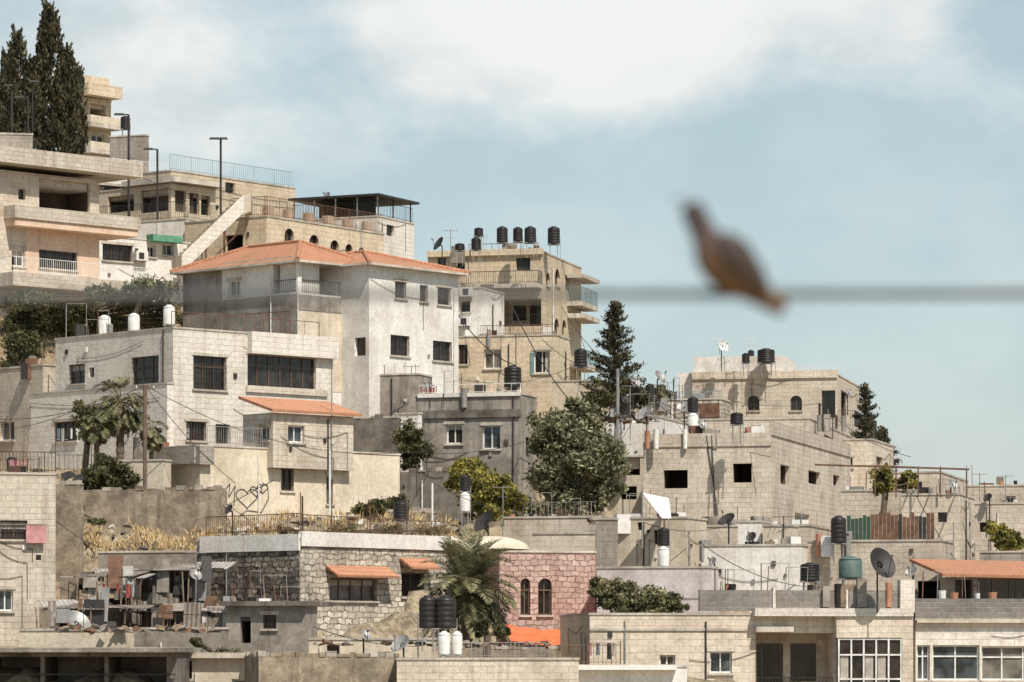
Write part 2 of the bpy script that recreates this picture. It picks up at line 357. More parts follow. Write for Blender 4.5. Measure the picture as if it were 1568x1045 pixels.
def aircon(o,f,px,py):
    s=f.s_at(px); z=f.z_at(s,py)
    o.fbox('air_conditioner','plastic_white',f,s-.42,s+.42,z,z+.55,.1,.42); o.fbox('air_conditioner','metal_dark',f,s-.25,s+.12,z+.08,z+.46,.421,.43)
    o.bar('air_conditioner','metal_grey',f.P(s-.3,z-.03,0),f.P(s-.3,z-.03,.4),.03); o.bar('air_conditioner','metal_grey',f.P(s+.3,z-.03,0),f.P(s+.3,z-.03,.4),.03)
# ---------------------------------------------------------------- TOP LEFT
o=building('stone_apartment_house',-5,213,-90,152,262,455,45,'stone_cream',R=[(28,290,39,306,'k'),(60,277,138,340,'o'),(18,382,38,408,'w'),(60,385,118,412,'g')],fin=False,detail=False)
f=o.fr
fb(o,'roof_slab','stone_pale',f,-30,200,238,262,-6,1.1)
fb(o,'salmon_render','stucco_salmon',f,119,150,350,425,-.1,.02); fb(o,'salmon_render','stucco_salmon',f,40,59,350,425,-.1,.02); fb(o,'salmon_render','stucco_salmon',f,60,118,350,384,-.1,.02)
fb(o,'floor_slab','stucco_salmon',f,8,196,340,356,-2,.9); fb(o,'floor_edge','stone_pale',f,6,198,326,345,-2,1.0)
balcony(o,f,-5,205,428,.25,1.5,.85,None,'metal_white'); fb(o,'lower_terrace','stone_pale',f,-10,222,430,450,-3,1.8)
o.finish()
building('retaining_wall',-40,216,-90,50,205,260,10,'stone_grey',dep=5,pipes=0)
o=building('yellow_apartment_house',124,268,90,170,150,260,50,'stone_yellow',R=[(138,160,162,188,'l'),(140,205,160,225,'w')],fin=False)
fb(o,'roof_slab','stone_yellow',o.fr,122,174,132,150,-5,.9); balcony(o,o.fr,124,172,192,.3,1,.5,'plaster_cream'); balcony(o,o.fr,124,172,232,.3,1,.5,'plaster_cream')
fb(o,'upper_storey','stone_yellow',o.fr,126,166,118,132,-5,.1)
o.finish()
building('stone_roof_room',222,250,168,228,208,260,70,'stone_grey'); 
o=building('white_terrace_house',120,246,60,262,262,330,40,'plaster_white',R=[(150,285,195,308,'g')],fin=False); roofrail(o,o.fr,120,262,'metal_white'); o.finish()
o=building('columned_house',262,238,150,330,283,345,50,'stone_yellow',R=[(268,292,285,325,'o'),(290,296,305,328,'o'),(308,300,322,330,'o')],Lo=[(215,290,258,325,'o'),(165,300,205,325,'o')],fin=False,detail=False)
fb(o,'canopy','coping',o.fr,255,335,276,284,-4,.6); o.finish()
o=building('long_stone_house',262,246,190,452,262,345,52,'stone_yellow',R=[(290,275,305,290,'k'),(345,280,360,296,'k')],fin=False); roofrail(o,o.fr,262,450,'metal_teal',1.,sp=.2); o.finish()
o=building('terrace_wall',285,232,140,332,336,372,60,'plaster_white',fin=False); roofrail(o,o.fl,140,285,h=1.05); roofrail(o,o.fr,285,335,h=1.05); o.finish()
o=building('white_cottage',150,224,138,292,362,450,40,'plaster_white',R=[(157,375,203,400,'g'),(226,377,238,394,'w'),(248,374,266,392,'w')],fin=False)
fb(o,'awning','awning_green',o.fr,224,270,362,372,0,.7); aircon(o,o.fr,212,400); o.finish()
o=building('arcaded_stone_house',408,228,283,588,332,425,56,'stone_yellow',
 R=[(436,350,450,378,'a'),(474,360,488,386,'a'),(506,368,519,391,'a'),(529,374,540,394,'a'),(549,379,558,396,'a')],Lo=[(345,360,372,388,'o')],fin=False)
roofrail(o,o.fr,408,588,'metal_rust',1.15); roofrail(o,o.fl,350,408,'metal_rust',1.15)
for k in range(6): 
    s=o.fr.W*(k+.4)/6; o.fbox('planters','stucco_salmon',o.fr,s-.3,s+.3,o.zt+.1,o.zt+.7,-.7,-.25)
o.finish()
o=Asm('concrete_staircase',ray(330,400,226)); 
n=16; A=ray(277,402,225.2); B=ray(372,310,227.2)
for i in range(n):
    p=A.lerp(B,i/n); q=A.lerp(B,(i+1)/n); dv=Vector((B.x-A.x,B.y-A.y,0)).normalized(); w=Vector((-dv.y,dv.x,0))*1.3
    a=Vector((p.x,p.y,q.z)); b_=Vector((q.x,q.y,q.z)); low=.55
    o.hexa('steps','plaster_cream',[a-Z*low,b_-Z*low,b_+w-Z*low,a+w-Z*low,a,b_,b_+w,a+w])
dv=Vector((B.x-A.x,B.y-A.y,0)).normalized(); w=Vector((-dv.y,dv.x,0))*.12
o.hexa('stringer','stone_white',[A-w-Z*.6,B-w-Z*.6,B-Z*.6,A-Z*.6,A-w+Z*.42,B-w+Z*.42,B+Z*.42,A+Z*.42])
E=ray(384,306,228); P0=B-w
o.hexa('landing','plaster_cream',[P0-Z*.7,E-Z*.7,E+Vector((0,1.5,0))-Z*.7,P0+Vector((0,1.5,0))-Z*.7,P0+Z*.4,E+Z*.4,E+Vector((0,1.5,0))+Z*.4,P0+Vector((0,1.5,0))+Z*.4])
for t in (.15,.4,.7): 
    p=A.lerp(B,t); o.bar('posts','metal_rust',p-Z*.5,p-Z*(.6+3*t),.07,6)
rail(o,'handrail','metal_rust',A-w-Z*1.6,B-w-Z*1.6,.05,2)
o.finish()
o=building('white_stone_house',578,244,446,634,332,430,64,'stone_white',R=[(592,345,604,362,'k')],fin=False)
f=o.fl
za=o.zt
for s in (.1,f.W*.25,f.W*.5,f.W*.75,f.W-.1): o.bar('canopy_posts','metal_white',f.P(s,za,-.2),f.P(s,za+1.35,-.2),.06)
for s in (.1,o.fr.W*.5,o.fr.W-.1): o.bar('canopy_posts','metal_dark',o.fr.P(s,za,-.2),o.fr.P(s,za+1.3,-.2),.06)
c=[f.P(-.3,za+1.3,.4),f.P(f.W,za+1.3,.4),f.P(f.W,za+1.3,-o.fr.W-.2),f.P(-.3,za+1.3,-o.fr.W-.2)]
o.hexa('canopy','metal_dark',c+[p+Z*.14 for p in c]); 
o.fbox('shade_mesh','metal_dark',f,f.W*.06,f.W*.3,za+.1,za+1.28,-.25,-.2); o.fbox('shade_mesh','room_shade_tone',f,f.W*.3,f.W*.95,za+.1,za+1.28,-3.2,-3.1)
roofrail(o,o.fr,578,634,sp=.2); roofrail(o,f,578,446,sp=.2); o.finish()
def lamp(px,yt,yb,d,sides=(-1,),r=.07):
    a=ray(px,yb,d);b=ray(px,yt,d); o=Asm('street_lamp',a-Z*2); o.bar('pole','metal_dark',a-Z*2.5,b,r,8)
    for s in sides:
        e=b+Vector((s*.55,-.1,.02)); o.bar('arm','metal_dark',b,e,.04,6)
        h=e; o.hexa('lamp_head','metal_dark',[h+Vector(q) for q in ((-.3,-.15,-.06),(.3,-.15,-.06),(.3,.15,-.06),(-.3,.15,-.06),(-.25,-.12,.05),(.25,-.12,.05),(.25,.12,.05),(-.25,.12,.05))])
    o.finish()
lamp(197,176,335,226); lamp(241,229,308,236); lamp(338,213,305,234,(-.7,.25)); lamp(18,132,205,221,(-.3,)); lamp(50,126,215,219,(.2,),.04); lamp(43,150,215,222,(-.9,),.05)
# ---------------------------------------------------------------- MIDDLE LEFT
o=building('red_roofed_house',456,203,280,562,402,600,46,'plaster_white',
 R=[(462,404,536,452,'l'),(475,516,505,522,'k')],Lo=[(349,430,368,454,'w'),(418,402,453,449,'l')],fin=False,par=0,cop=False,detail=False)
fb(o,'grey_render','concrete',o.fl,281,340,408,600,-.1,.02); fb(o,'grey_render','concrete',o.fl,341,455.5,455,600,-.1,.021)
fb(o,'cream_render','plaster_cream',o.fr,457,545,480,600,-.1,.02); fb(o,'floor_band','concrete',o.fr,457,545,455,478,-.1,.05)
fb(o,'blue_curtain','metal_teal',o.fr,470,484,428,446,-.5,-.45); fb(o,'string_course','coping',o.fl,341,456,398,403,-.1,.12)
o.bar('balcony_fence','metal_rust',o.fl.P(o.fl.s_at(390),o.fl.z_at(2,480),.6),o.fl.P(0,o.fl.z_at(0,478),.6),.03)
for k in range(6):
    s=o.fl.s_at(390)*k/5; o.bar('balcony_fence','metal_rust',o.fl.P(s,o.fl.z_at(2,480),.6),o.fl.P(s,o.fl.z_at(2,516),.6),.03)
hip(o,1.35,.5); o.finish()
o=building('white_rendered_house',565,204,None,702,406,610,50,'plaster_white',
 R=[(605,432,622,457,'g'),(643,437,655,462,'g'),(670,441,690,467,'g'),(598,514,627,545,'g'),(663,523,692,553,'g')],Lo=[(543,517,560,545,'k')],fin=False,par=0,cop=False,dep=8)
hip(o,1.1,.45); aircon(o,o.fr,650,590); o.finish()
o=building('flat_roofed_stone_house',265,190,85,510,503,700,43,'stone_white',
 R=[(296,546,347,597,'g'),(285,646,316,675,'g'),(379,546,484,597,'b'),(330,650,352,680,'k')],Lo=[(201,546,243,597,'g'),(105,558,130,588,'g'),(136,563,144,578,'k'),(205,645,232,680,'g')],fin=False)
fb(o,'cornice','stone_white',o.fr,379,512,513,546,-.1,.35); fb(o,'sill_band','stone_pale',o.fr,376,500,594,604,-.1,.12)
rail(o,'roof_rods','metal_rust',o.fr.P(.3,o.zt,-.5),o.fr.P(o.fr.W*.95,o.zt,-.5),.9,.9,.015); o.finish()
building('stone_lower_wing',256,189,45,266,588,705,43,'stone_white',Lo=[(83,646,118,676,'g'),(20,650,30,665,'k')],par=.1)
building('stone_side_house',66,199,-60,130,560,720,43,'stone_cream',Lo=[(0,645,22,675,'w')],fin=True)
def lean_to(o,e,rise,th=.14,run=None):
    C=o.C;z=o.zt;a,b=o.fr.W,o.fl.W; b=run or b
    def q(s,t,zz): w=C+o.u*s+o.v*t; return Vector((w.x,w.y,zz))
    P4=[q(-e,-e,z+.01),q(a+e,-e,z+.01),q(a+e,b,z+rise),q(-e,b,z+rise)]
    o.hexa('tiled_roof','roof_tiles',P4+[p+Z*th for p in P4])
o=building('tiled_annex',418,184.6,372,541,632,716,43,'stone_pale',R=[(441,652,466,678,'w')],Lo=[(396,650,412,675,'w')],ext=0,fin=False,par=0,cop=False); lean_to(o,.3,.75); o.finish()
o=building('graffiti_house',320,182.5,296,612,684,805,43,'plaster_cream',R=[(430,718,450,752,'g'),(500,730,510,772,'b')],fin=False,par=.15,detail=False)
f=o.fr; roofrail(o,f,320,415,'metal_grey',.9); 
def stroke(pts,r=.026):
    Q=[]
    for x,y in pts:
        s=f.s_at(x); Q.append(f.P(s,f.z_at(s,y),.006))
    o.path('graffiti','paint_graffiti',Q,r,4)
def heart(cx,cy,s):
    return [(cx+s*16*math.sin(t)**3/16,cy-s*(13*math.cos(t)-5*math.cos(2*t)-2*math.cos(3*t)-math.cos(4*t))/16) for t in [2*math.pi*k/26 for k in range(27)]]
stroke(heart(378,762,17)); stroke(heart(392,752,9)); stroke(heart(402,748,8)); stroke([(345,750),(352,741),(350,762),(360,744),(358,775)]); stroke([(345,775),(420,735)],.014)
stroke([(368,790),(378,782),(400,785),(411,764),(410,745),(402,740)]); stroke([(346,756),(344,785),(352,778)])
o.finish()
o=building('balcony_house',306,181.5,245,322,684,760,43,'plaster_cream',fin=False,par=.8)
fb(o,'balcony_parapet','stone_grey',o.fl,246,306,684,712,-.1,.35); fb(o,'balcony_parapet','stone_grey',o.fr,300,322,684,712,-.1,.3); o.finish()
building('rough_rendered_wall',330,177,124,348,750,832,76,'rough_render',pipes=0,dep=1)
building('garden_wall',250,181,150,262,706,760,70,'plaster_cream',pipes=0)
o=building('concrete_retaining_wall',641,204,500,660,574,720,72,'concrete',pipes=2,fin=False)
for k in range(9):
    s=o.fl.W*(k+.5)/9; o.bar('rebar','metal_rust',o.fl.P(s,o.zt,-.3),o.fl.P(s,o.zt+random.uniform(.5,1.1),-.3),.018)
o.finish()
o=building('grey_concrete_house',796,199,636,822,604,800,72,'concrete',Lo=[(683,650,708,680,'w'),(738,652,766,688,'w')],R=[(805,670,815,700,'k')],fin=False)
fb(o,'edge_band','plaster_white',o.fl,640,797,602,608,-.1,.1); fb(o,'edge_band','concrete_dark',o.fl,640,797,628,640,-.1,.12); roofrail(o,o.fl,796,640,'metal_white',.5,sp=.5); o.finish()
building('white_pier',640,196,606,646,634,710,60,'plaster_white',pipes=0)
building('rough_retaining_wall',700,190,585,760,722,812,74,'concrete_dark',pipes=1)
building('rough_retaining_wall',800,192,690,830,766,822,74,'rough_render',pipes=0)
building('rough_retaining_wall',615,196.5,535,650,640,760,72,'concrete_dark',pipes=1)
building('low_stone_wall',640,187,530,700,784,820,70,'rough_render',pipes=0)
o=building('stone_apartment_block',830,238,655,890,386,640,76,'stone_yellow',
 Lo=[(769,458,829,500,'l'),(744,470,762,493,'g'),(670,395,683,408,'k'),(700,400,712,413,'k'),(790,395,812,414,'k')],
 R=[(836,418,842,438,'a'),(850,412,857,438,'a'),(866,422,873,445,'k'),(849,488,856,512,'a'),(861,490,867,514,'a'),(848,545,856,575,'a'),(862,550,868,575,'k')],fin=False)
balcony(o,o.fl,690,830,438,.25,1.1,.8,None); fb(o,'roof_band','stone_yellow',o.fl,655,832,383,392,-.1,.2)
balcony(o,o.fr,868,893,466,.3,1.0,.9,None,'metal_teal'); balcony(o,o.fr,868,893,560,.3,1.0,.9,None,'metal_teal'); fb(o,'balcony_roof','coping',o.fr,868,893,425,431,0,1.1)
fb(o,'balcony_roof','coping',o.fr,868,893,485,492,0,1.1)
rail(o,'stair_rail','metal_rust',o.fl.P(.3,o.zt+.1,-.2),o.fl.P(o.fl.W*.65,o.zt+.1,-.2),.5,1.2,.015)
o.finish()
o=building('stone_apartment_annex',852,229,698,872,514,650,76,'stone_yellow',Lo=[(702,528,716,558,'g'),(741,535,768,565,'w'),(817,537,842,572,'w')],fin=False)
roofrail(o,o.fl,852,735,'metal_rust',.6); fb(o,'blue_panel','metal_teal',o.fl,812,818,540,574,0,.05)
for px in (724,735,745): fb(o,'tarpaulin','canvas_white',o.fl,px-4,px+4,492,514,-.5,-.4)
o.finish()
o=building('white_annex',736,232,700,772,442,530,70,'plaster_white',Lo=[(706,462,720,478,'g')],fin=False); aircon(o,o.fl,712,500); aircon(o,o.fl,715,455); o.finish()
building('plaster_block',900,224,845,930,584,680,72,'plaster_cream',pipes=1)
# ---------------------------------------------------------------- LOWER LEFT / CENTRE
o=building('old_rubble_house',460,163,300,770,826,990,50,'rubble_stone',R=[(505,886,577,920,'b'),(615,878,650,914,'g'),(700,880,730,915,'k')],fin=False,par=.05,pipes=1,detail=False)
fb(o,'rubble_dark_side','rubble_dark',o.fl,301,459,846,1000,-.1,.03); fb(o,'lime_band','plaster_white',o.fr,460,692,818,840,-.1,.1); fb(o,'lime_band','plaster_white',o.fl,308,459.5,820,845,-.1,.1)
for (x0,x1,y) in ((498,592,870),(611,655,858)):
    s0=o.fr.s_at(x0);s1=o.fr.s_at(x1);zz_=o.fr.z_at((s0+s1)/2,y); P=o.fr.P
    A4=[P(s0,zz_-.42,.75),P(s1,zz_-.42,.75),P(s1,zz_,.03),P(s0,zz_,.03)]; o.hexa('tiled_awning','roof_tiles',A4+[p+Z*.09 for p in A4])
o.finish()
o=building('pink_stone_house',765,168.5,740,912,846,990,16,'rubble_pink',R=[(797,886,812,942,'a'),(824,886,845,942,'a')],fin=False,detail=False)
c=ray(752,842,170); o.lathe('tarp_stand_in','plaster_cream',c,[(1.7*math.cos(t),.6*math.sin(t)) for t in [math.pi/2*k/8 for k in range(9)]]); o.smooth.add('tarp_stand_in')  # plaster domes standing in for white tarps
c=ray(700,838,171); o.lathe('tarp_stand_in','plaster_cream',c,[(1.0*math.cos(t),.4*math.sin(t)) for t in [math.pi/2*k/8 for k in range(9)]])
s0=o.fr.s_at(765);s1=o.fr.s_at(905)
G=[];nn=12
for i in range(nn+1):
    for j in range(4):
        s=s0+(s1-s0)*i/nn; t=j/3; G.append(o.fr.P(s,o.fr.z_at(s,956+i*.5)-t*.75-.16*math.sin(math.pi*i/nn)+.04*math.sin(i*2.1),.4+1.4*t))
o.add('orange_awning','canvas_orange',G,[(i*4+j,(i+1)*4+j,(i+1)*4+j+1,i*4+j+1) for i in range(nn) for j in range(3)])
for i in (0,6,12): o.bar('awning_posts','metal_grey',G[i*4+3],G[i*4+3]-Z*3,.03)
o.finish()
o=building('stone_apartment_house',-60,158,None,85,726,1000,12,'stone_pale',R=[(0,797,42,826,'g'),(-5,903,20,936,'w'),(55,850,63,858,'k')],fin=False,dep=10)
roofrail(o,o.fr,-40,85,'metal_dark',.85); fb(o,'pink_towel','cloth_pink',o.fr,39,69,804,832,.25,.28); fb(o,'towel_line','metal_grey',o.fr,0,72,803,804,.2,.3); o.finish()
building('stone_pier',122,172,84,128,742,900,72,'rough_render',pipes=0); building('low_concrete_wall',306,168,150,318,846,900,74,'concrete',pipes=0)
def sheet(o,p,w,h,yaw,tilt,mat):
    u=Vector((math.cos(yaw),math.sin(yaw),0)); v=Vector((-math.sin(yaw)*math.cos(tilt),math.cos(yaw)*math.cos(tilt),math.sin(tilt))); n=u.cross(v)*.03
    a=[p,p+u*w,p+u*w+v*h,p+v*h]; o.hexa('sheets',mat,a+[x+n for x in a])
def shack(name,x0,x1,yt,yb,d,mat,Lo,seed):
    random.seed(seed)
    o=building(name,x1,d,x0,x1+8,yt,yb,78,mat,Lo=Lo,fin=False,cop=False,par=0,pipes=2)
    for i in range(10):
        px=random.uniform(x0,x1-15); p=ray(px,yt+random.uniform(-1,4),d-.9+random.uniform(0,2.5))
        sheet(o,p,random.uniform(.9,2.4),random.uniform(.8,2.),random.uniform(-.3,.3),random.uniform(-.02,.22),random.choice(['corrugated_rust','concrete_dark','corrugated_rust','concrete','wood','corrugated_white']))
    for i in range(13):
        px=random.uniform(x0,x1); p=ray(px,random.uniform(yt+10,yb-10),d-.7); sheet(o,p,random.uniform(.2,.9),random.uniform(.4,1.5),random.uniform(-.3,.3),random.uniform(1.2,1.55),random.choice(['corrugated_rust','metal_grey','wood','concrete_dark','concrete','metal_dark','metal_rust']))
    for i in range(12):
        p=ray(random.uniform(x0,x1),yb,d-1+random.uniform(0,1)); o.bar('props','wood',p,p+Vector((random.uniform(-.2,.2),0,(yb-yt)/38)),.04)
    o.finish()
shack('tin_shack',92,205,884,985,158,'rough_render',[(120,895,150,935,'o'),(160,895,196,932,'o')],3)
shack('tin_shack',205,315,872,985,160,'concrete_dark',[(225,900,250,940,'o'),(262,890,292,935,'o')],5)
shack('tin_shack',232,345,936,1000,156,'concrete',[(250,950,270,975,'o')],9)
shack('tin_shack',60,160,930,1000,155,'rough_render',[(90,945,120,975,'o')],21)
building('low_block_wall',190,152.5,30,205,966,1010,76,'plaster_cream',pipes=0); building('low_block_wall',345,154.5,196,350,964,1015,76,'concrete',pipes=1)
o=building('concrete_shed',468,154,346,486,928,1015,74,'concrete',Lo=[(403,942,423,963,'g'),(368,945,384,985,'o')],fin=False)
fb(o,'roof_slab','concrete_dark',o.fl,343,474,921,928,-3,.35); o.finish()
building('low_plaster_wall',660,153.5,470,672,980,1030,80,'plaster_cream',Lo=[(500,988,520,1004,'k')],pipes=1); building('low_plaster_wall',850,155,662,860,994,1030,82,'rough_render',pipes=1)
o=building('shaded_workshop',272,147,-60,290,995,1075,82,'concrete_dark',Lo=[(-20,1006,62,1075,'o'),(68,1006,160,1075,'o'),(166,1006,255,1075,'o')],fin=False,par=.05)
fb(o,'roof_slab','concrete',o.fl,-60,276,992,999,-4,.9); fb(o,'rail','metal_dark',o.fl,-60,270,1032,1034,.1,.16); o.finish()
o=building('cream_plaster_house',398,149,272,412,1003,1075,78,'plaster_cream',Lo=[(274,1012,294,1040,'g'),(355,1040,392,1060,'w')],fin=False); fb(o,'roof_slab','stone_pale',o.fl,270,399,1000,1008,-2,.3); o.finish()
building('concrete_parapet',396,142,None,612,1006,1080,8,'rough_render',pipes=0,dep=8)
building('concrete_parapet',608,141.5,None,886,1011,1080,3,'stone_pale',pipes=0,dep=8)
o=building('white_canvas_stall',885,144,None,1052,1022,1080,3,'plaster_white',fin=False,dep=5,pipes=0)
fb(o,'canvas_roof','canvas_white',o.fr,883,1035,1019,1026,-3,.4); rail(o,'railing','metal_rust',ray(868,1018,147),ray(950,1018,147),.75,.16); o.finish()
o=Asm('terrace_railing',ray(780,1005,146)); rail(o,'railing','metal_grey',ray(722,1008,148),ray(835,1008,148),.6,.16); o.finish()
o=Asm('rusty_terrace_railing',ray(500,820,164))
P1=ray(316,820,169.3); P2=ray(460,815,163.4); P3=ray(690,826,171.5)
rail(o,'railing','metal_rust',P1,P2,.8,.16,.014); rail(o,'railing','metal_rust',P2,P3,.75,.22,.014)
for t in (.0,.2,.45,.7,.95):
    p=P2.lerp(P3,t); o.bar('posts','metal_rust',p,p+Z*random.uniform(1.2,1.9),.03)
o.finish()
# ---------------------------------------------------------------- RIGHT
o=building('unfinished_block_house',1180,191,985,1302,666,850,75,'stone_pale',
 Lo=[(1016,720,1053,748,'o'),(1122,710,1151,739,'o')],R=[(1195,713,1209,742,'o'),(1238,722,1256,742,'o'),(1276,728,1286,744,'o'),(1217,787,1240,806,'w')],fin=False,pipes=0,detail=False)
fb(o,'parapet_band','stone_pale',o.fl,985,1181,664,684,-.1,.06); fb(o,'parapet_band','stone_pale',o.fr,1180,1302,664,684,-.1,.06)
for xa,xb in ((1082,1100),(1090,1096)): o.bar('cable','cable_rubber',o.fl.P(o.fl.s_at(xa),o.zt,.05),o.fl.P(o.fl.s_at(xb),o.zt-4,.08),.03)
o.finish()
building('rear_stone_house',1240,212,948,1312,642,760,78,'stone_pale',Lo=[(1150,652,1165,662,'k')],R=[(1262,668,1275,684,'k')])
building('stone_house',1335,226,1288,1368,674,790,75,'stone_cream',R=[(1342,700,1352,716,'k')],Lo=[(1296,700,1306,716,'w')])
o=building('hilltop_stone_house',1281,262,1060,1316,574,740,78,'stone_cream',Lo=[(1145,606,1163,629,'a'),(1210,606,1228,629,'a'),(1258,598,1279,640,'k'),(1130,648,1138,656,'k'),(1182,640,1188,648,'k')],R=[(1288,600,1300,645,'o')],fin=False)
fb(o,'parapet','plaster_white',o.fl,1062,1200,546,574,-6,-.02); fb(o,'cornice','stone_cream',o.fl,1060,1283,568,580,-.1,.12)
roofrail(o,o.fl,1281,1200,'metal_white',.6); balcony(o,o.fr,1283,1318,662,.6,1.2,1.1); balcony(o,o.fl,1255,1282,662,.6,1.,1.1)
fb(o,'side_room','plaster_white',o.fl,1034,1060,570,720,-6,-1)
o.finish()
o=building('rubble_house',1105,224,985,1118,612,720,76,'rubble_stone',pipes=1,fin=False); roofrail(o,o.fl,1105,1030,'metal_teal',.4); fb(o,'panel','metal_rust',o.fl,1068,1102,618,640,0,.05); o.finish()
building('plaster_house',1002,204,928,1080,638,790,74,'plaster_white',Lo=[(940,700,958,726,'g')]); building('plaster_house',935,208,900,950,655,790,74,'stone_cream')
building('stone_block_house',985,198,925,1000,700,810,74,'plaster_cream',Lo=[(952,700,980,728,'o'),(950,745,975,765,'o')])
building('stone_retaining_wall',918,179,772,936,793,870,76,'stone_pale',pipes=0); building('stone_retaining_wall',912,175,815,922,818,900,76,'stone_cream',pipes=0)
building('stone_pier',940,172,911,946,796,900,76,'stone_grey',pipes=0)
building('cream_plaster_house',1050,174,944,1082,794,900,70,'plaster_cream',Lo=[(1001,812,1010,834,'k'),(976,800,983,812,'k')],pipes=1)
building('white_plaster_wall',1228,171,1074,1240,836,930,76,'plaster_white',pipes=1,dep=2); building('cream_plaster_wall',1240,181,1040,1300,806,860,76,'stone_pale',pipes=0)
building('lime_washed_wall',1086,167,914,1100,870,960,76,'plaster_lilac',pipes=0,dep=2)
building('stone_house',1442,171,1236,1460,829,950,76,'stone_pale',Lo=[(1405,890,1435,925,'o'),(1290,848,1300,862,'k')],pipes=1)
building('white_store',1165,176,1130,1180,800,850,74,'plaster_white',pipes=0); building('white_store',1210,175,1168,1222,806,850,74,'plaster_cream',pipes=0)
building('stone_terrace_house',1376,188,1288,1400,752,880,76,'stone_pale',pipes=0)
building('stone_terrace_house',1470,184,1380,1492,758,880,76,'stone_cream',Lo=[(1436,785,1450,800,'k')],fin=True)
o=building('rusty_fence',1430,175,1296,1440,826,850,76,'metal_rust',fin=False,cop=False,dep=.2,detail=False,pipes=0)
for i in range(22):
    a=o.fl.W*i/22; b=o.fl.W*(i+1)/22-.02; o.fbox('panels','canvas_green' if i>15 else random.choice(['metal_rust','metal_dark','metal_rust']),o.fl,a,b,o.zt,o.zt+random.uniform(.95,1.25),-.1,-.05)
o.finish()
building('stone_terrace_house',1640,206,1478,1660,744,880,78,'stone_pale',Lo=[(1540,760,1555,775,'k')]); building('stone_terrace_house',1568,192,1470,1600,772,880,78,'stone_cream',Lo=[(1500,800,1512,815,'k')]); building('stone_terrace_house',1640,182,1500,1660,846,900,78,'stone_grey',pipes=0)
building('stone_terrace_house',1440,214,1365,1482,724,860,76,'stone_pale',Lo=[(1400,738,1412,750,'k')])
o=Asm('metal_pergola',ray(1410,760,183))
for px,yt_ in ((1340,716),(1372,714),(1406,716),(1440,716),(1480,720)):
    for dd in (181,184): o.bar('posts','metal_rust',ray(px,762,dd),ray(px,yt_,dd),.045)
for dd in (181,184): o.bar('beams','metal_rust',ray(1248,712,dd) if dd==184 else ray(1336,714,dd),ray(1484,719,dd),.06)
for px in (1340,1372,1406,1440,1480): o.bar('beams','metal_rust',ray(px,715,181),ray(px,715,184),.04)
o.finish()
o=building('bay_windowed_stone_house',903,157,None,1392,942,1080,7,'stone_cream',R=[(1010,1003,1034,1038,'w'),(1087,998,1121,1031,'w'),(1157,970,1276,1075,'l')],fin=False,dep=9,pipes=2)
f=o.fr
fb(o,'bay_wall','stone_cream',f,1277,1394,935,977,-.1,.5); fb(o,'bay_glass','glass_dark',f,1281,1376,978,1075,-.1,.38); fb(o,'bay_pier','stone_cream',f,1377,1394,977.2,1080,-.1,.5)
for k in range(6):
    x=1281+95*k/5; fb(o,'bay_frames','metal_white',f,x-1.2,x+1.2,978,1075,.381,.47)
for y_ in (979,1003,1040): fb(o,'bay_frames','metal_white',f,1281,1376,y_-1.2,y_+1.2,.382,.46)
for k in (0,2,3): fb(o,'bay_curtains','curtain',f,1284+19*k,1296+19*k,1005,1075,.38,.385)
fb(o,'slab_band','stone_white',f,1152,1394,932,944,-.1,.6); fb(o,'cinder_parapet','cinder_block',f,1072,1378,904,936,-.4,-.1); fb(o,'parapet_pier','stone_white',f,1378,1400,888,938,-.5,.1); fb(o,'parapet_pier','stone_white',f,1184,1188,900,936,-.42,-.05); fb(o,'parapet_pier','stone_white',f,1296,1299,903,936,-.42,-.05)
fb(o,'awning_slab','coping',f,1155,1212,960,968,0,.5); fb(o,'drip_band','coping',f,903,1150,962,966,0,.06); o.finish()
o=building('long_windowed_house',1402,159,None,1660,951,1080,7,'stone_white',R=[(1404,988,1424,1042,'W'),(1428,988,1500,1042,'W'),(1503,990,1600,1042,'W')],fin=False,dep=9,pipes=1)
fb(o,'cinder_parapet','cinder_block',o.fr,1402,1660,917,951,-.3,-.05); fb(o,'band','stone_cream',o.fr,1402,1660,949,954,-.1,.25); o.finish()
o=building('tiled_shed',1455,167,1440,1640,884,960,14,'stone_grey',R=[(1462,888,1490,925,'o'),(1496,886,1600,922,'b')],fin=False,par=0,cop=False,dep=5)
C=o.C;z=o.zt;a,b=o.fr.W,o.fl.W
def q(s,t,zz): w=C+o.u*s+o.v*t; return Vector((w.x,w.y,zz))
P4=[q(-.6,-.7,z+.01),q(a+.4,-.7,z-.09),q(a+.4,3.5,z+.65),q(-.6,3.5,z+.75)]
o.hexa('tiled_roof','roof_tiles',P4+[p+Z*.13 for p in P4]); o.finish()
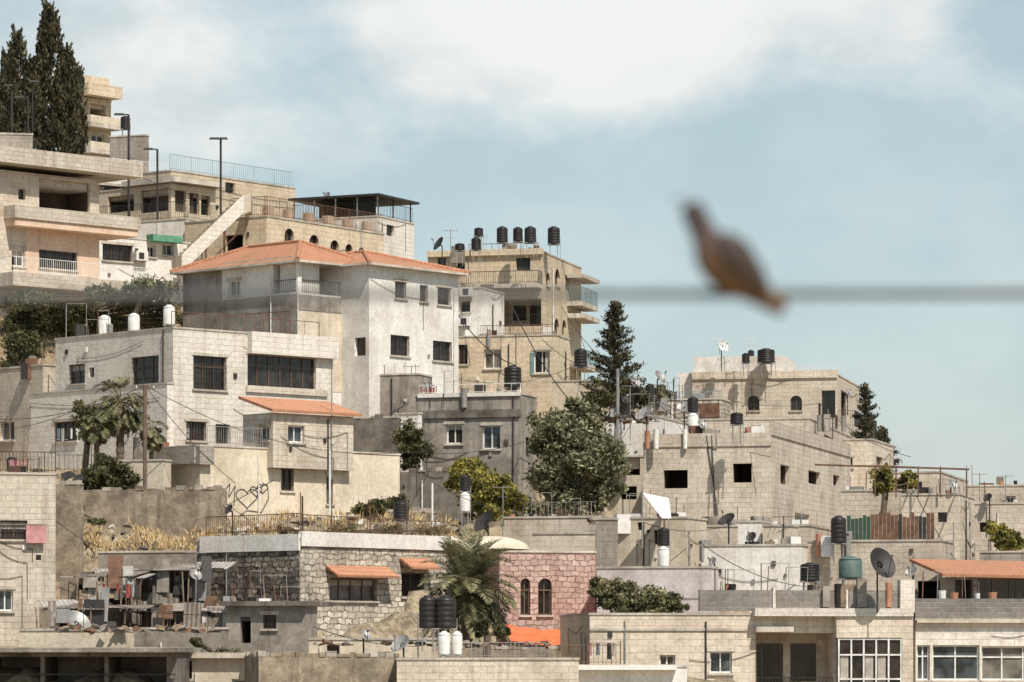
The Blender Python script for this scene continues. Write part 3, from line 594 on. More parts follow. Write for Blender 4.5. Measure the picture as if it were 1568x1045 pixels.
# ---------------------------------------------------------------- terrain (fitted under the houses)
CP=[(-150,1120,138),(0,1090,142),(0,1010,154),(60,900,166),(60,760,178),(0,720,190),(0,620,203),(0,500,213),(60,480,213),(50,400,232),(50,300,250),(50,265,262),
(-300,700,185),(-400,450,230),(-300,250,270),
(230,1090,142),(230,1020,152),(230,880,168),(230,832,172),(230,802,176),(250,720,190),(250,590,203),(250,478,213),(250,420,235),(300,330,255),(300,310,280),
(460,1090,142),(460,1030,152),(400,818,169),(480,796,176),(400,790,176),(560,796,176),(480,720,192),(480,600,205),(480,500,222),(480,420,245),(500,380,270),
(650,1090,142),(650,1030,154),(620,820,172),(620,799,180),(620,785,190),(620,680,208),(650,600,222),(700,500,245),(700,460,270),
(830,1090,142),(830,1030,156),(840,870,172),(840,812,185),(860,775,196),(860,700,210),(880,660,228),(880,620,250),
(1000,1090,142),(1000,1030,154),(1000,950,166),(1000,870,178),(1000,800,192),(1000,720,210),(1000,690,235),(1000,680,270),
(1200,1090,142),(1200,1070,156),(1200,940,168),(1200,880,180),(1200,800,210),(1200,750,235),(1200,730,270),
(1400,1090,142),(1400,1070,156),(1400,940,168),(1400,880,182),(1400,810,205),(1400,790,240),(1400,790,270),
(1568,1080,158),(1568,940,170),(1568,890,182),(1568,830,205),(1568,810,240),(1800,920,180),(1800,860,240)]
PT=[tuple(ray(*c)) for c in CP]
PT+=[(-60,330,26),(-20,330,16),(20,330,6),(60,330,2),(-150,260,22),(-120,180,8),(120,180,-3),(120,280,1),(-60,125,-7),(0,125,-7),(60,125,-7),
(-60,95,-12),(0,95,-13),(60,95,-13),(-60,60,-12),(0,60,-12),(60,60,-12),(-30,25,-5),(0,22,-4.5),(30,25,-5),(0,0,-1.7),(-10,0,-1.8),(10,0,-1.8),(0,-10,-1.7),(0,9,-2),
(0,500,-8),(-200,500,0),(200,500,-12),(-400,200,-5),(400,200,-10),(0,1200,-15),(1500,1000,-15),(-1500,1000,-15),(0,5000,-15),(4000,5000,-15),(-4000,5000,-15),(0,-500,-6),(-600,-100,-6),(600,-100,-6)]
PT=np.array(PT)
def bumpy(x,y): return .22*np.sin(x*1.7+y*.9)+.16*np.sin(x*3.1-y*2.3)+.1*np.sin(5.3*x+4.1*y)
def tz(x,y):
    x=np.atleast_1d(np.asarray(x,float)); y=np.atleast_1d(np.asarray(y,float))
    d2=(x[:,None]-PT[None,:,0])**2+(y[:,None]-PT[None,:,1])**2+.8
    w=d2**-1.7
    z=(w*PT[None,:,2]).sum(1)/w.sum(1)
    z=z+bumpy(x,y)*((np.abs(x)<60)&(y>100)&(y<300))-.25
    if y.max()>135 and y.min()<290:
        for (cx,cy,ux,uy,vx,vy,W,H,zr,zf) in FOOT:
            a=(x-cx)*ux+(y-cy)*uy; b=(x-cx)*vx+(y-cy)*vy
            ins=(a>-.6)&(a<W+.6)&(b>-.6)&(b<H+.6); z=np.where(ins,np.minimum(z,zr),z)
            if zf<90:
                fr_=((b>-3.2)&(b<=.3)&(a>-3.2)&(a<W+.3))|((a>-3.2)&(a<=.3)&(b>-3.2)&(b<H+.3)); z=np.where(fr_,np.minimum(z,zf),z)
    return z
xs=np.concatenate([[-5000,-2500,-1200,-600,-300,-180,-120,-90,-70],np.arange(-56,56,.6),[58,70,90,120,180,300,600,1200,2500,5000]])
ys=np.concatenate([[-1000,-500,-200,-80,-30,-10],np.arange(0,140,4),np.arange(140,285,.6),[290,300,315,330,360,400,480,600,900,1500,3000,6000]])
X,Y=np.meshgrid(xs,ys); zz=np.concatenate([tz(X[i],Y[i]) for i in range(len(ys))])
xf=X.ravel(); yf=Y.ravel()
nx=len(xs); V=np.stack([xf,yf,zz],1)
Fc=[(j*nx+i,j*nx+i+1,(j+1)*nx+i+1,(j+1)*nx+i) for j in range(len(ys)-1) for i in range(nx-1)]
me=bpy.data.meshes.new('hillside_terrain'); me.from_pydata(V.tolist(),[],Fc); me.materials.append(M['hill_ground'])
me.polygons.foreach_set('use_smooth',[True]*len(Fc))
ul=me.uv_layers.new(name='UVMap'); li=np.zeros(len(me.loops),int); me.loops.foreach_get('vertex_index',li); ul.data.foreach_set('uv',V[li][:,:2].ravel())
bpy.context.collection.objects.link(bpy.data.objects.new('hillside_terrain',me))
# ---------------------------------------------------------------- street objects
def tank(px,yt,yb,d,wpx,name='water_tank',mat='plastic_black',stand=.9):
    c=ray(px,yb,d); h=(yb-yt)/F*d; r=wpx/2/F*d
    o=Asm(name,c)
    pr=[(0.01,0),(r*.96,0),(r,.04)]
    n=5 if mat=='plastic_black' else 1
    for k in range(n):
        z0=.04+(h*.8)*k/n; z1=.04+h*.8*(k+1)/n; pr+=[(r,z0+.02),(r,z1-.06),(r*.96,z1-.03),(r*.96,z1-.01)]
    pr+=[(r,h*.84),(r*.85,h*.91),(r*.45,h*.96),(r*.42,h),(r*.01,h+.01)]
    o.lathe('tank_body',mat,c,pr,22)
    for i in range(4):
        t=math.pi/4+i*math.pi/2; p=c+Vector((math.cos(t)*r*.85,math.sin(t)*r*.85,-.02)); o.bar('stand','metal_grey',p,p-Z*stand,.03)
    o.bar('stand','metal_grey',c+Vector((-r,-r*.7,-.03)),c+Vector((r,-r*.7,-.03)),.035); o.bar('stand','metal_grey',c+Vector((-r,r*.7,-.03)),c+Vector((r,r*.7,-.03)),.035)
    o.bar('pipe','metal_grey',c+Vector((r*1.05,-.1,h*.3)),c+Vector((r*1.05,-.1,-stand)),.02)
    o.smooth.add('tank_body'); o.finish()
for a in [(704,373,384,236,15),(729,364,383,237,15),(733,349,362,237,14),(769,347,372,236,17),(793,348,370,237,15),(812,347,372,236,18),(848,347,374,238,19),(785,560,594,222,27),(889,534,562,222,20),
 (192,178,198,252,15),(1142,541,556,262,12),(1173,534,556,262,27),(1150,536,554,264,10),(995,588,610,212,14),(1061,608,632,200,17),(1128,632,650,190,20),(1016,808,836,172,19),(1284,790,832,171,24),(712,728,752,178,17),(614,768,798,176,24),
 (655,912,962,150,27),(682,912,962,150,34),(1240,862,890,160,30),(18,700,722,162,16)]: tank(*a)
for a in [(160,483,512,199,19),(205,480,508,197,18),(259,467,498,194,18),(1061,633,660,199,17),(1016,837,868,171.5,18),(712,754,784,177.5,16),(680,967,1003,147,19),(700,967,1003,147,16)]: tank(*a,name='water_heater',mat='plastic_white')
tank(1302,852,886,160,36,'water_tank','plastic_green')
def dish(px,py,rpx,d,az,el=35,mat='metal_grey',post=1.2):
    c=ray(px,py,d); r=rpx/F*d; az=math.radians(az); el=math.radians(el)
    n=Vector((math.sin(az)*math.cos(el),-math.cos(az)*math.cos(el),math.sin(el))); a=n.cross(Z).normalized(); b=n.cross(a)
    o=Asm('satellite_dish',c); V=[c-n*r*.3]; Fc=[]
    for k in range(1,6):
        q_=k/5
        for i in range(22):
            t=2*math.pi*i/22; V.append(c+(a*math.cos(t)*.92+b*math.sin(t))*r*q_+n*r*.3*(q_*q_-1))
    for i in range(22): Fc.append((0,1+i,1+(i+1)%22))
    for k in range(4):
        for i in range(22): Fc.append((1+k*22+i,1+k*22+(i+1)%22,1+(k+1)*22+(i+1)%22,1+(k+1)*22+i))
    o.add('reflector',mat,V,Fc); o.smooth.add('reflector')
    fp=c+n*r*.9; o.bar('feed_arm','metal_dark',c+b*r*.95,fp,.02); o.bar('lnb','metal_grey',fp-n*.05,fp+n*.12,.045,8)
    bk=c-n*r*.35; o.bar('mast','metal_dark',bk,bk-n*.15,.05); o.bar('mast','metal_dark',bk-n*.15,bk-n*.15-Z*(post+r),.035,6); o.finish()
for a in [(671,373,12,236,-60,30,'metal_dark'),(778,604,18,215,-50,40,'metal_dark'),(1012,577,12,214,50,35,'metal_grey'),(740,798,20,176,-50,35,'metal_dark'),(985,632,16,196,-50,45,'metal_grey'),(973,585,9,205,30,30,'metal_grey'),(350,780,9,168,-50,30,'metal_dark'),
 (1352,862,26,157,35,25,'metal_dark'),(1112,795,15,180,-40,50,'metal_dark'),(1046,623,11,205,-20,40,'metal_grey'),(938,632,10,200,-40,40,'metal_grey'),(612,985,17,148,-40,40,'metal_grey'),(1108,530,9,262,30,20,'metal_white'),(120,950,22,153.5,40,45,'metal_grey'),
 (1090,860,8,168,-40,30,'metal_grey'),(300,880,11,157,30,40,'metal_grey'),(1300,600,6,260,20,30,'metal_grey'),(958,612,8,204,20,35,'metal_dark'),(1030,606,8,222,-40,35,'metal_grey'),(1076,650,9,192,30,35,'metal_grey'),(1150,822,9,172,-30,35,'metal_dark'),
 (1460,742,9,184,30,30,'metal_grey'),(1512,762,8,192,-40,35,'metal_dark'),(1395,875,10,160,-35,35,'metal_grey'),(560,972,10,152,30,40,'metal_grey'),(500,300,7,246,-40,30,'metal_grey'),(655,592,9,203,-40,35,'metal_grey')]: dish(*a)
def pole(px,yt,yb,d,r=.07,mat='bark',name='utility_pole',arms=0):
    o=Asm(name,ray(px,yb,d)); a=ray(px,yb,d)-Z*3; b=ray(px,yt,d); o.bar('pole',mat,a,b,r,8)
    for k in range(arms):
        z=b-Z*(.15+.35*k); o.bar('crossarm',mat,z-Vector((.45,0,0)),z+Vector((.45,0,0)),.03); 
        for s in (-.4,.4): o.bar('insulator','metal_white',z+Vector((s,0,0)),z+Vector((s,0,.12)),.035,6)
    o.finish(); return b
p1=pole(222,590,745,178.5,.1,'bark',arms=1); p2=pole(946,565,700,200,.09,'metal_grey'); p3=pole(662,740,805,176,.05,'metal_white'); p4=pole(463,760,820,165,.04,'metal_dark'); p5=pole(1255,618,680,240,.08,'metal_dark')
p6=pole(790,512,560,225,.03,'metal_dark'); pole(508,560,640,187,.03,'metal_grey'); pole(505,690,780,180,.05,'metal_white')
def antenna(px,yt,yb,d,mat='metal_grey'):
    o=Asm('tv_antenna',ray(px,yb,d)); a=ray(px,yb,d)-Z*1.2; b=ray(px,yt,d); o.bar('mast',mat,a,b,.025,5)
    for k in range(5):
        z=b-Z*(.05)+Vector((-.4+.2*k,0,0)); o.bar('elements',mat,z-Vector((0,.3,0)),z+Vector((0,.3,0)),.012); 
    o.bar('boom',mat,b-Z*.05-Vector((.45,0,0)),b-Z*.05+Vector((.45,0,0)),.018); o.bar('cross','metal_grey',b-Z*.5-Vector((.25,0,0)),b-Z*.5+Vector((.25,0,0)),.012); o.finish()
for a in [(1102,517,545,262,'metal_white'),(1118,522,545,263,'metal_white'),(1142,518,545,262,'metal_white'),(1151,518,545,264,'metal_white'),(553,345,378,224),(1090,585,610,226),(965,590,640,203),(630,560,575,203),(1368,700,716,226),(770,745,790,180),(1460,800,830,172),(90,672,700,190),(1500,725,745,204),(300,845,880,159),(640,940,985,152),
 (1022,585,612,222),(1045,590,612,225),(1275,640,668,208,'metal_dark'),(1540,728,745,205),(690,352,385,238),(1200,790,810,175,'metal_dark')]: antenna(*a)
cables=Asm('overhead_cables',ray(500,600,190))
def cable(p,q_,sag=.6,r=.018):
    pts=[p.lerp(q_,i/16)-Z*sag*4*(i/16)*(1-i/16) for i in range(17)]; cables.path('cables','cable_rubber',pts,r,4)
cable(p1,ray(650,690,186),1.2); cable(p1,ray(-40,640,186),.6); cable(ray(0,660,187),ray(200,585,186),.4); cable(ray(160,235,240),ray(300,300,228),.4); cable(p2,ray(1080,640,212),.5); cable(p2,ray(1180,700,190),.8); cable(p2,ray(830,520,224),.6)
cable(p5,ray(1395,700,200),.5); cable(p5,ray(1100,610,225),.3); cable(p3,ray(900,780,178),.7); cable(ray(1070,830,170),ray(1260,900,160),.5); cable(ray(1395,745,186),ray(1500,905,166),.3); cable(ray(600,690,186),ray(900,640,205),.8); cable(ray(700,480,228),ray(790,560,220),.5,.03); cable(ray(780,460,229),ray(900,640,218),.8,.03); cable(ray(40,750,165),ray(160,840,164),.4); cable(ray(700,580,215),ray(880,560,222),.6)
cable(p1,ray(360,740,180),.3); cable(ray(90,900,156),ray(345,940,153),.4); cable(ray(480,960,152),ray(640,990,150),.2); cable(p2,ray(1010,590,212),.2); cable(ray(860,470,226),ray(946,570,200),.4); cable(ray(700,430,230),ray(720,560,222),.2,.025); cable(ray(860,400,236),ray(905,560,222),.5); cable(ray(985,800,173),ray(1130,800,174),.4); cables.finish()
def laundry(x0,x1,y,d,cols,seed):
    random.seed(seed); o=Asm('clothesline',ray(x0,y,d)); a=ray(x0,y,d); b=ray(x1,y,d+.5); o.bar('line','cable_rubber',a,b,.01)
    for p in (a,b): o.bar('posts','metal_rust',p+Z*.1,p-Z*1.8,.03)
    t=.04
    while t<.92:
        w=random.uniform(.06,.14); h=random.uniform(.3,.65)
        if random.random()<.35: t+=w; continue
        p=a.lerp(b,t); q_=a.lerp(b,t+w*.9); G=[]
        for i in range(5):
            for j in range(3): G.append(p.lerp(q_,i/4)-Z*h*j/2+Vector((0,.05*math.sin(i*1.9+j),.02*math.sin(i*3)*j)))
        o.add('clothes',random.choice(cols),G,[(i*3+j,(i+1)*3+j,(i+1)*3+j+1,i*3+j+1) for i in range(4) for j in range(2)]); t+=w+.02
    o.finish()
CL=['curtain','cloth_blue','canvas_white','cloth_pink','metal_dark','curtain']
laundry(148,215,895,156.5,['metal_dark','curtain','cloth_red','concrete_dark'],4); laundry(0,60,704,160,CL,8); laundry(900,950,985,150,CL,11); laundry(85,140,656,188,CL,12)
laundry(640,668,594,202,['cloth_red','cloth_pink'],16)
o=Asm('canvas_sail',ray(1005,780,176)); A=ray(984,755,173);B=ray(1024,763,174);C_=ray(1028,794,172.5);D=ray(1014,794,172.5)
G=[]
for i in range(6):
    for j in range(6):
        p=A.lerp(B,i/5).lerp(D.lerp(C_,i/5),j/5); p.y+=.5*math.sin(math.pi*i/5)*math.sin(math.pi*j/5); G.append(p)
o.add('sail','canvas_white',G,[(i*6+j,(i+1)*6+j,(i+1)*6+j+1,i*6+j+1) for i in range(5) for j in range(5)]); o.smooth.add('sail'); o.bar('pole','metal_grey',A+Z*.2,A-Z*2.5,.04); o.bar('pole','metal_grey',B+Z*.1,B-Z*2.,.03); o.finish()
o=Asm('wire_fence',ray(850,790,180)); rail(o,'mesh','metal_grey',ray(775,795,181),ray(912,793,179),.75,.22,.009); o.finish()
o=Asm('wire_fence',ray(150,700,184)); rail(o,'mesh','metal_dark',ray(85,722,176),ray(160,722,176),.75,.2,.01); o.finish()
def debris(name,x0,x1,d0,d1,n,mats,smin=.06,smax=.35,seed=1,zr=None):
    random.seed(seed); o=Asm(name,ray((x0+x1)/2,900,d0))
    for i in range(n):
        d=random.uniform(d0,d1); px=random.uniform(x0,x1); p=ray(px,0,d); z=float(tz(p.x,p.y)[0])+random.uniform(0,.12)
        if zr: z=(HY-zr)/F*d0+random.uniform(0,.15)
        s=[random.uniform(smin,smax) for _ in range(3)]; a=random.uniform(0,3); u=Vector((math.cos(a),math.sin(a),random.uniform(-.3,.3)))*s[0]; v=Vector((-math.sin(a),math.cos(a),random.uniform(-.3,.3)))*s[1]; w=Vector((random.uniform(-.1,.1),random.uniform(-.1,.1),s[2]*.7)); c=Vector((p.x,p.y,z)); k=.6
        o.hexa('pieces',random.choice(mats),[c-u-v,c+u-v,c+u+v,c-u+v,c-u*k-v*k+w,c+u*k-v+w,c+u*k+v*k+w,c-u+v*k+w])
    o.finish()
ST=['rough_render','concrete','rough_render','concrete_dark','coping']
debris('stone_rubble',130,320,168.5,175,150,ST,.04,.2,2)
debris('stone_rubble',330,700,169,180,340,ST+['plaster_white','coping'],.05,.28,seed=3)
debris('stone_rubble',0,280,205,211,120,ST,.05,.25,4)
debris('scrap_heap',90,330,150,153,60,['metal_rust','wood','concrete','metal_dark'],.05,.22,5,968)
debris('scrap_heap',480,840,150,153,50,['metal_rust','wood','metal_grey','metal_dark','concrete'],.05,.2,6,990)
debris('scrap_heap',905,1000,176,180,50,['metal_rust','wood','stone_pale','metal_grey'],.05,.3,7,800)
debris('roof_clutter',930,1010,199,203,40,['metal_rust','wood','plastic_white','metal_grey','plastic_black'],.05,.3,9,642)
def rooftop(x0,x1,y,d,n,seed):
    # odds and ends standing behind a parapet: posts, pipe frames, crates, buckets, flower pots
    rs=random.Random(seed); o=Asm('rooftop_clutter',ray((x0+x1)/2,y,d))
    for i in range(n):
        p=ray(rs.uniform(x0,x1),y,d+rs.uniform(.3,1.3)); k=rs.random(); low=p-Z*.7
        if k<.42:
            h=rs.uniform(.3,1.3); q_=p+Z*h+Vector((rs.uniform(-.12,.12),0,0)); o.bar('posts',rs.choice(['metal_rust','metal_grey','wood','metal_dark']),low,q_,rs.uniform(.015,.035))
            if rs.random()<.45: w=rs.uniform(.3,1.2); o.bar('posts','metal_grey',q_,q_+Vector((w,0,0)),.018); o.bar('posts','metal_grey',q_+Vector((w,0,0)),low+Vector((w,0,0)),.018)
        elif k<.72:
            w=rs.uniform(.12,.4);h=rs.uniform(.1,.5); a=rs.uniform(-.5,.5); u=Vector((math.cos(a),math.sin(a),0))*w; v=Vector((-math.sin(a),math.cos(a),0))*w*.7
            o.hexa('crates',rs.choice(['wood','metal_grey','concrete','plastic_white','metal_rust','metal_dark','stone_grey']),[low-u-v,low+u-v,low+u+v,low-u+v]+[x+Z*(h+.7) for x in (low-u-v,low+u-v,low+u+v,low-u+v)])
        else:
            r=rs.uniform(.1,.2); o.lathe('pots',rs.choice(['terracotta','plastic_black','metal_grey','plastic_white']),low,[(.01,0),(r*.8,0),(r*.9,.7),(r,.7+rs.uniform(.15,.35)),(r*.9,.72)],10)
    o.finish()
for i,a in enumerate([(990,1175,666,191.5,12),(1040,1230,806,181.5,14),(1240,1300,829,171.5,6),(645,790,604,199.5,12),(710,850,514,229.5,9),(948,1045,794,174.5,11),(1080,1220,836,171.4,10),(990,1100,612,224.5,12),(935,1000,638,204.5,10),(660,825,386,238.5,10),
 (1075,1370,904,157.8,16),(1385,1465,758,184.5,8),(1480,1560,772,192.5,8),(1480,1600,744,206.5,8),(20,120,560,199.5,8),(100,260,503,196,8),(350,465,922,154.5,7),(1290,1370,752,188.5,7),(1405,1560,917,159.5,9),(775,910,793,179.5,10),(640,720,722,191,6),(200,260,684,184,4),(1250,1310,642,213,5),(0,80,726,159,5)]): rooftop(*a,seed=50+i)
# ---------------------------------------------------------------- vegetation
def leafmesh(name,C,A,B,mat,trunk=None,loc=None):
    V=np.stack([C-A,C+B,C+A,C-B],1).reshape(-1,3); n=len(C)
    loc=Vector(loc); V=V-np.array(loc)
    me=bpy.data.meshes.new('foliage'); me.vertices.add(4*n); me.vertices.foreach_set('co',V.ravel()); me.loops.add(4*n); me.loops.foreach_set('vertex_index',np.arange(4*n)); me.polygons.add(n); me.polygons.foreach_set('loop_start',np.arange(0,4*n,4)); me.polygons.foreach_set('loop_total',np.full(n,4)); me.update(calc_edges=True); me.validate()
    me.materials.append(M[mat]); T=trunk or Asm(name,loc); T.loc=loc; e=T.finish(); ob=bpy.data.objects.new('foliage',me); ob.parent=e; bpy.context.collection.objects.link(ob)
def rdir(n):
    v=np.random.normal(size=(n,3)); return v/np.linalg.norm(v,axis=1)[:,None]
def blobtree(name,d,blobs,n,ls,mat,base_=None,clumps=26,cs=.22,trunk_r=.16):
    Cs=[];As=[];Bs=[]; T=Asm(name,(0,0,0)); tot=sum(b[2]*b[3] for b in blobs)
    bp=ray(*(base_ or (blobs[0][0],blobs[0][1]+blobs[0][3])),d); top=ray(blobs[0][0],blobs[0][1],d)
    mid=bp.lerp(top,.45)+Vector((.15,0,0)); T.bar('trunk','bark',bp-Z*1,mid,trunk_r,8)
    for (px,py,rx,ry) in blobs:
        c=ray(px,py,d); R=np.array([rx/F*d,rx/F*d*.85,ry/F*d]); k=max(6,int(clumps*rx*ry/tot*len(blobs)**.5+6))
        cc=rdir(k)*(np.random.uniform(.35,1.0,(k,1)))*R+np.array(c)
        m_=max(10,int(n*rx*ry/tot/k))
        for q_ in cc:
            T.bar('limbs','bark',mid,Vector(q_),trunk_r*.22,4)
            r=np.random.uniform(.6,1.3)*cs*R.mean()*1.5
            p=q_+np.random.normal(size=(m_,3))*r*np.array([.62,.62,.5])
            Cs.append(p); a=rdir(m_); b=np.cross(a,rdir(m_)); s=ls*np.random.uniform(.6,1.4,(m_,1)); As.append(a*s); Bs.append(b*s*.5)
    leafmesh(name,np.concatenate(Cs),np.concatenate(As),np.concatenate(Bs),mat,T,bp)
def spire(name,d,sp,n,mat):
    Cs=[];As=[];Bs=[]; T=Asm(name,(0,0,0)); bp=None
    for (px,yt,yb,w,lean) in sp:
        top=ray(px+lean,yt,d); bot=ray(px,yb,d); bp=bp or bot; H=(top-bot).length; R=w/F*d
        T.bar('trunk','bark',bot-Z*1,bot.lerp(top,.9),.1,6)
        K=int(H*22)
        t=np.random.uniform(0,1,K)**.85; prof=np.minimum(1,(1-t)*1.9)**.8*np.minimum(1,.6+t*2.5); ang=np.random.uniform(0,6.28,K)
        rr=R*prof*np.sqrt(np.random.uniform(.15,1.25,K)); m_=int(n/len(sp)/K)
        for i in range(K):
            c=np.array(bot.lerp(top,t[i]))+np.array([math.cos(ang[i])*rr[i],math.sin(ang[i])*rr[i],0])
            ln=np.random.uniform(.3,.9); q_=np.random.uniform(0,1,(m_,1))
            ax=np.array([math.cos(ang[i])*.35,math.sin(ang[i])*.35,1]); p=c+ax*ln*q_+np.random.normal(size=(m_,3))*.13*(1.1-q_)
            a=ax+np.random.normal(size=(m_,3))*.35; a/=np.linalg.norm(a,axis=1)[:,None]; b=np.cross(a,rdir(m_)); s=.12*np.random.uniform(.6,1.4,(m_,1)); Cs.append(p);As.append(a*s);Bs.append(b*s*.45)
    leafmesh(name,np.concatenate(Cs),np.concatenate(As),np.concatenate(Bs),mat,T,bp)
spire('cypress_tree',226,[(82,12,250,27,-8),(64,60,250,20,4),(100,84,250,20,4)],26000,'leaf_cypress')
spire('cypress_tree',225,[(30,60,230,22,-4),(12,90,230,20,0),(44,105,235,16,2)],17000,'leaf_cypress')
spire('cypress_tree',230,[(112,112,250,15,4)],8000,'leaf_cypress')
def conifer(name,d,px,yt,yb,w,mat,nb=90,seed=1,lean=0):
    rs=np.random.RandomState(seed); top=ray(px+lean,yt,d); bot=ray(px,yb,d); R=w/F*d; T=Asm(name,bot); T.bar('trunk','bark',bot-Z*1.5,top,.07,6); Cs=[];As=[];Bs=[]
    for i in range(nb):
        t=(i+rs.uniform(-.3,.3))/nb; t=max(0.,t); a=i*2.4+rs.uniform(-.5,.5); ln=R*(1-t)**.75*rs.uniform(.55,1.25)+.12; p=bot.lerp(top,min(t,.99)); dr=Vector((math.cos(a),math.sin(a),rs.uniform(-.05,.3)))
        k=int(60+130*ln/R); T.bar('limbs','bark',p,p+dr*ln,.018,3)
        u=rs.uniform(.12,1.05,(k,1)); pt=np.array(p)+np.array(dr)*ln*u+np.array([0,0,1.])*(.25*ln*u*u)+rs.normal(size=(k,3))*np.array([.1,.1,.065])
        aa=rs.normal(size=(k,3))*.7+np.array([dr.x*.8,dr.y*.8,.9]); aa/=np.linalg.norm(aa,axis=1)[:,None]; bb=np.cross(aa,rdir(k)); s=.12*rs.uniform(.6,1.4,(k,1)); Cs.append(pt);As.append(aa*s);Bs.append(bb*s*.35)
    leafmesh(name,np.concatenate(Cs),np.concatenate(As),np.concatenate(Bs),mat,T,bot)
conifer('conifer_tree',218,940,463,645,50,'leaf_cypress',72,1,2)
conifer('conifer_tree',236,1328,588,740,32,'leaf_cypress',46,2,-4); conifer('conifer_tree',238,1352,655,750,28,'leaf_cypress',34,3)
blobtree('olive_tree',190,[(875,690,54,58),(925,715,38,48),(842,662,36,36),(888,642,32,30),(842,732,32,40),(900,755,40,28),(860,770,30,22)],36000,.13,'leaf_olive',(885,800),64,.2,.25)
blobtree('shrub',193,[(626,676,25,27),(640,690,20,20),(630,708,18,14)],9000,.1,'leaf_dark',(628,725),26,.18)
blobtree('shrub',181,[(740,748,38,30),(712,735,30,24),(782,765,28,22),(725,718,26,14),(750,780,38,16)],17000,.12,'leaf_bright',(740,805),34,.17)
blobtree('shrub',163.5,[(950,915,34,28),(1000,925,38,22),(925,905,22,22),(1030,928,26,16),(975,940,50,12)],16000,.11,'leaf_palm',(970,960),44,.17)
blobtree('shrub',179.5,[(165,722,30,24),(140,736,26,18),(190,738,24,18)],10000,.1,'leaf_dark',(165,755),30,.18)
blobtree('shrub',174,[(118,765,12,24),(150,800,14,8)],2500,.08,'leaf_dark',(118,800),12,.18,.05)
blobtree('climbing_vine',186,[(1352,732,18,18),(1390,738,15,18),(1370,744,16,10),(1345,748,14,8)],6000,.1,'leaf_bright',(1352,760),20,.18)
blobtree('shrub',186,[(1530,818,18,20),(1552,828,16,16),(1540,838,22,10)],5500,.1,'leaf_bright',(1535,850),18,.18)
blobtree('scrub_bushes',209,[(40,470,44,20),(110,475,50,18),(190,465,42,18),(245,445,34,14),(80,500,50,16),(20,500,26,20),(150,490,40,14),(250,480,26,24)],24000,.1,'leaf_dark',(110,515),70,.2)
blobtree('scrub_bushes',207,[(230,440,40,12),(160,448,30,10),(60,460,34,10)],6000,.1,'leaf_olive',(200,470),24,.2)
blobtree('scrub_bushes',206,[(10,570,20,20),(24,548,16,12),(50,540,20,12),(30,520,30,14)],7000,.1,'leaf_dark',(12,590),20)
blobtree('shrub',186,[(130,640,16,22),(120,620,10,12)],1300,.09,'leaf_dark',(130,690),14)
blobtree('shrub',188,[(585,775,26,14),(555,780,18,10),(610,770,20,12)],4500,.09,'leaf_dark',(585,795),14,.2)
blobtree('shrub',208,[(965,600,24,20),(915,605,22,18),(985,615,20,12)],6500,.1,'leaf_dark',(950,640),18,.2)
blobtree('shrub',222,[(1010,600,20,8),(970,606,16,10)],1800,.1,'leaf_olive',(1000,620),12)
blobtree('shrub',246,[(320,315,14,8),(275,318,12,8),(225,318,10,8)],1800,.1,'leaf_dark',(300,340),10)
blobtree('tree',246,[(5,140,22,30),(0,180,26,26)],5000,.12,'leaf_dark',(0,240),22)
blobtree('shrub',152.5,[(345,1005,22,10),(300,985,14,8)],1800,.08,'leaf_dark',(345,1020),8)
blobtree('shrub',153,[(735,960,18,14),(765,968,16,10)],2600,.08,'leaf_dark',(745,985),8,.2)
blobtree('scrub_bushes',173,[(430,812,20,6),(520,808,26,6),(600,812,24,6),(660,812,24,8),(370,815,18,5)],3500,.07,'leaf_dryscrub',(520,822),20,.2,.04)
blobtree('scrub_bushes',186,[(800,790,26,12),(830,782,20,10)],3500,.1,'leaf_olive',(810,800),14,.2,.06)
def palm(name,px,py,d,yb,Lf,nf,mat,tr=.2,droop=1.,seed=1,fan=False):
    rs=np.random.RandomState(seed); c=ray(px,py,d); b=ray(px,yb,d); T=Asm(name,b)
    for i in range(14):
        p=b.lerp(c,i/14); q_=b.lerp(c,(i+1)/14); T.bar('trunk','bark',p-Z*(1.4 if i==0 else 0),q_,tr*(1.08 if i%2 else .95),10)
    Cs=[];As=[];Bs=[]
    for k in range(nf):
        a=rs.uniform(0,6.28); el=rs.uniform(-.5,1.45); ln=Lf*rs.uniform(.75,1.1); p=np.array(c); v=np.array([math.cos(a)*math.cos(el),math.sin(a)*math.cos(el),math.sin(el)]); ns=16; st=ln/ns; prev=Vector(p)
        for i in range(ns):
            v=v+np.array([0,0,-.075*droop*(1+i*.05)]); v/=np.linalg.norm(v); p=p+v*st; cur=Vector(p); T.bar('frond_ribs',mat,prev,cur,.022*(1-i/ns)+.006,3); prev=cur
            if fan and i<ns*.5: continue
            side=np.cross(v,[0,0,1]); side/=np.linalg.norm(side)+1e-6; up=np.cross(side,v)
            ll=(.5*math.sin(math.pi*min(1,(i+2)/(ns+1)))+.12)*Lf/2.6*(1.5 if fan else 1)
            for sg in (-1,1):
                for h in range(3):
                    dd=side*sg*.8+v*rs.uniform(.5,.9)+up*rs.uniform(-.1,.3)-np.array([0,0,.15]); dd/=np.linalg.norm(dd); q2=p-v*st*h/3
                    Cs.append(q2+dd*ll*.5); As.append(dd*ll*.5); w=np.cross(dd,up); Bs.append(w/ (np.linalg.norm(w)+1e-6)*.032)
    leafmesh(name,np.array(Cs),np.array(As),np.array(Bs),mat,T,b)
palm('date_palm',714,905,157,985,2.95,64,'leaf_palm',.22,.95,1)
palm('fan_palm',184,618,184,700,1.75,60,'leaf_palm',.19,1.5,2,True); palm('fan_palm',232,662,182,700,1.1,30,'leaf_palm',.12,1.4,3,True); palm('fan_palm',148,650,183,700,1.25,34,'leaf_palm',.13,1.4,4,True)
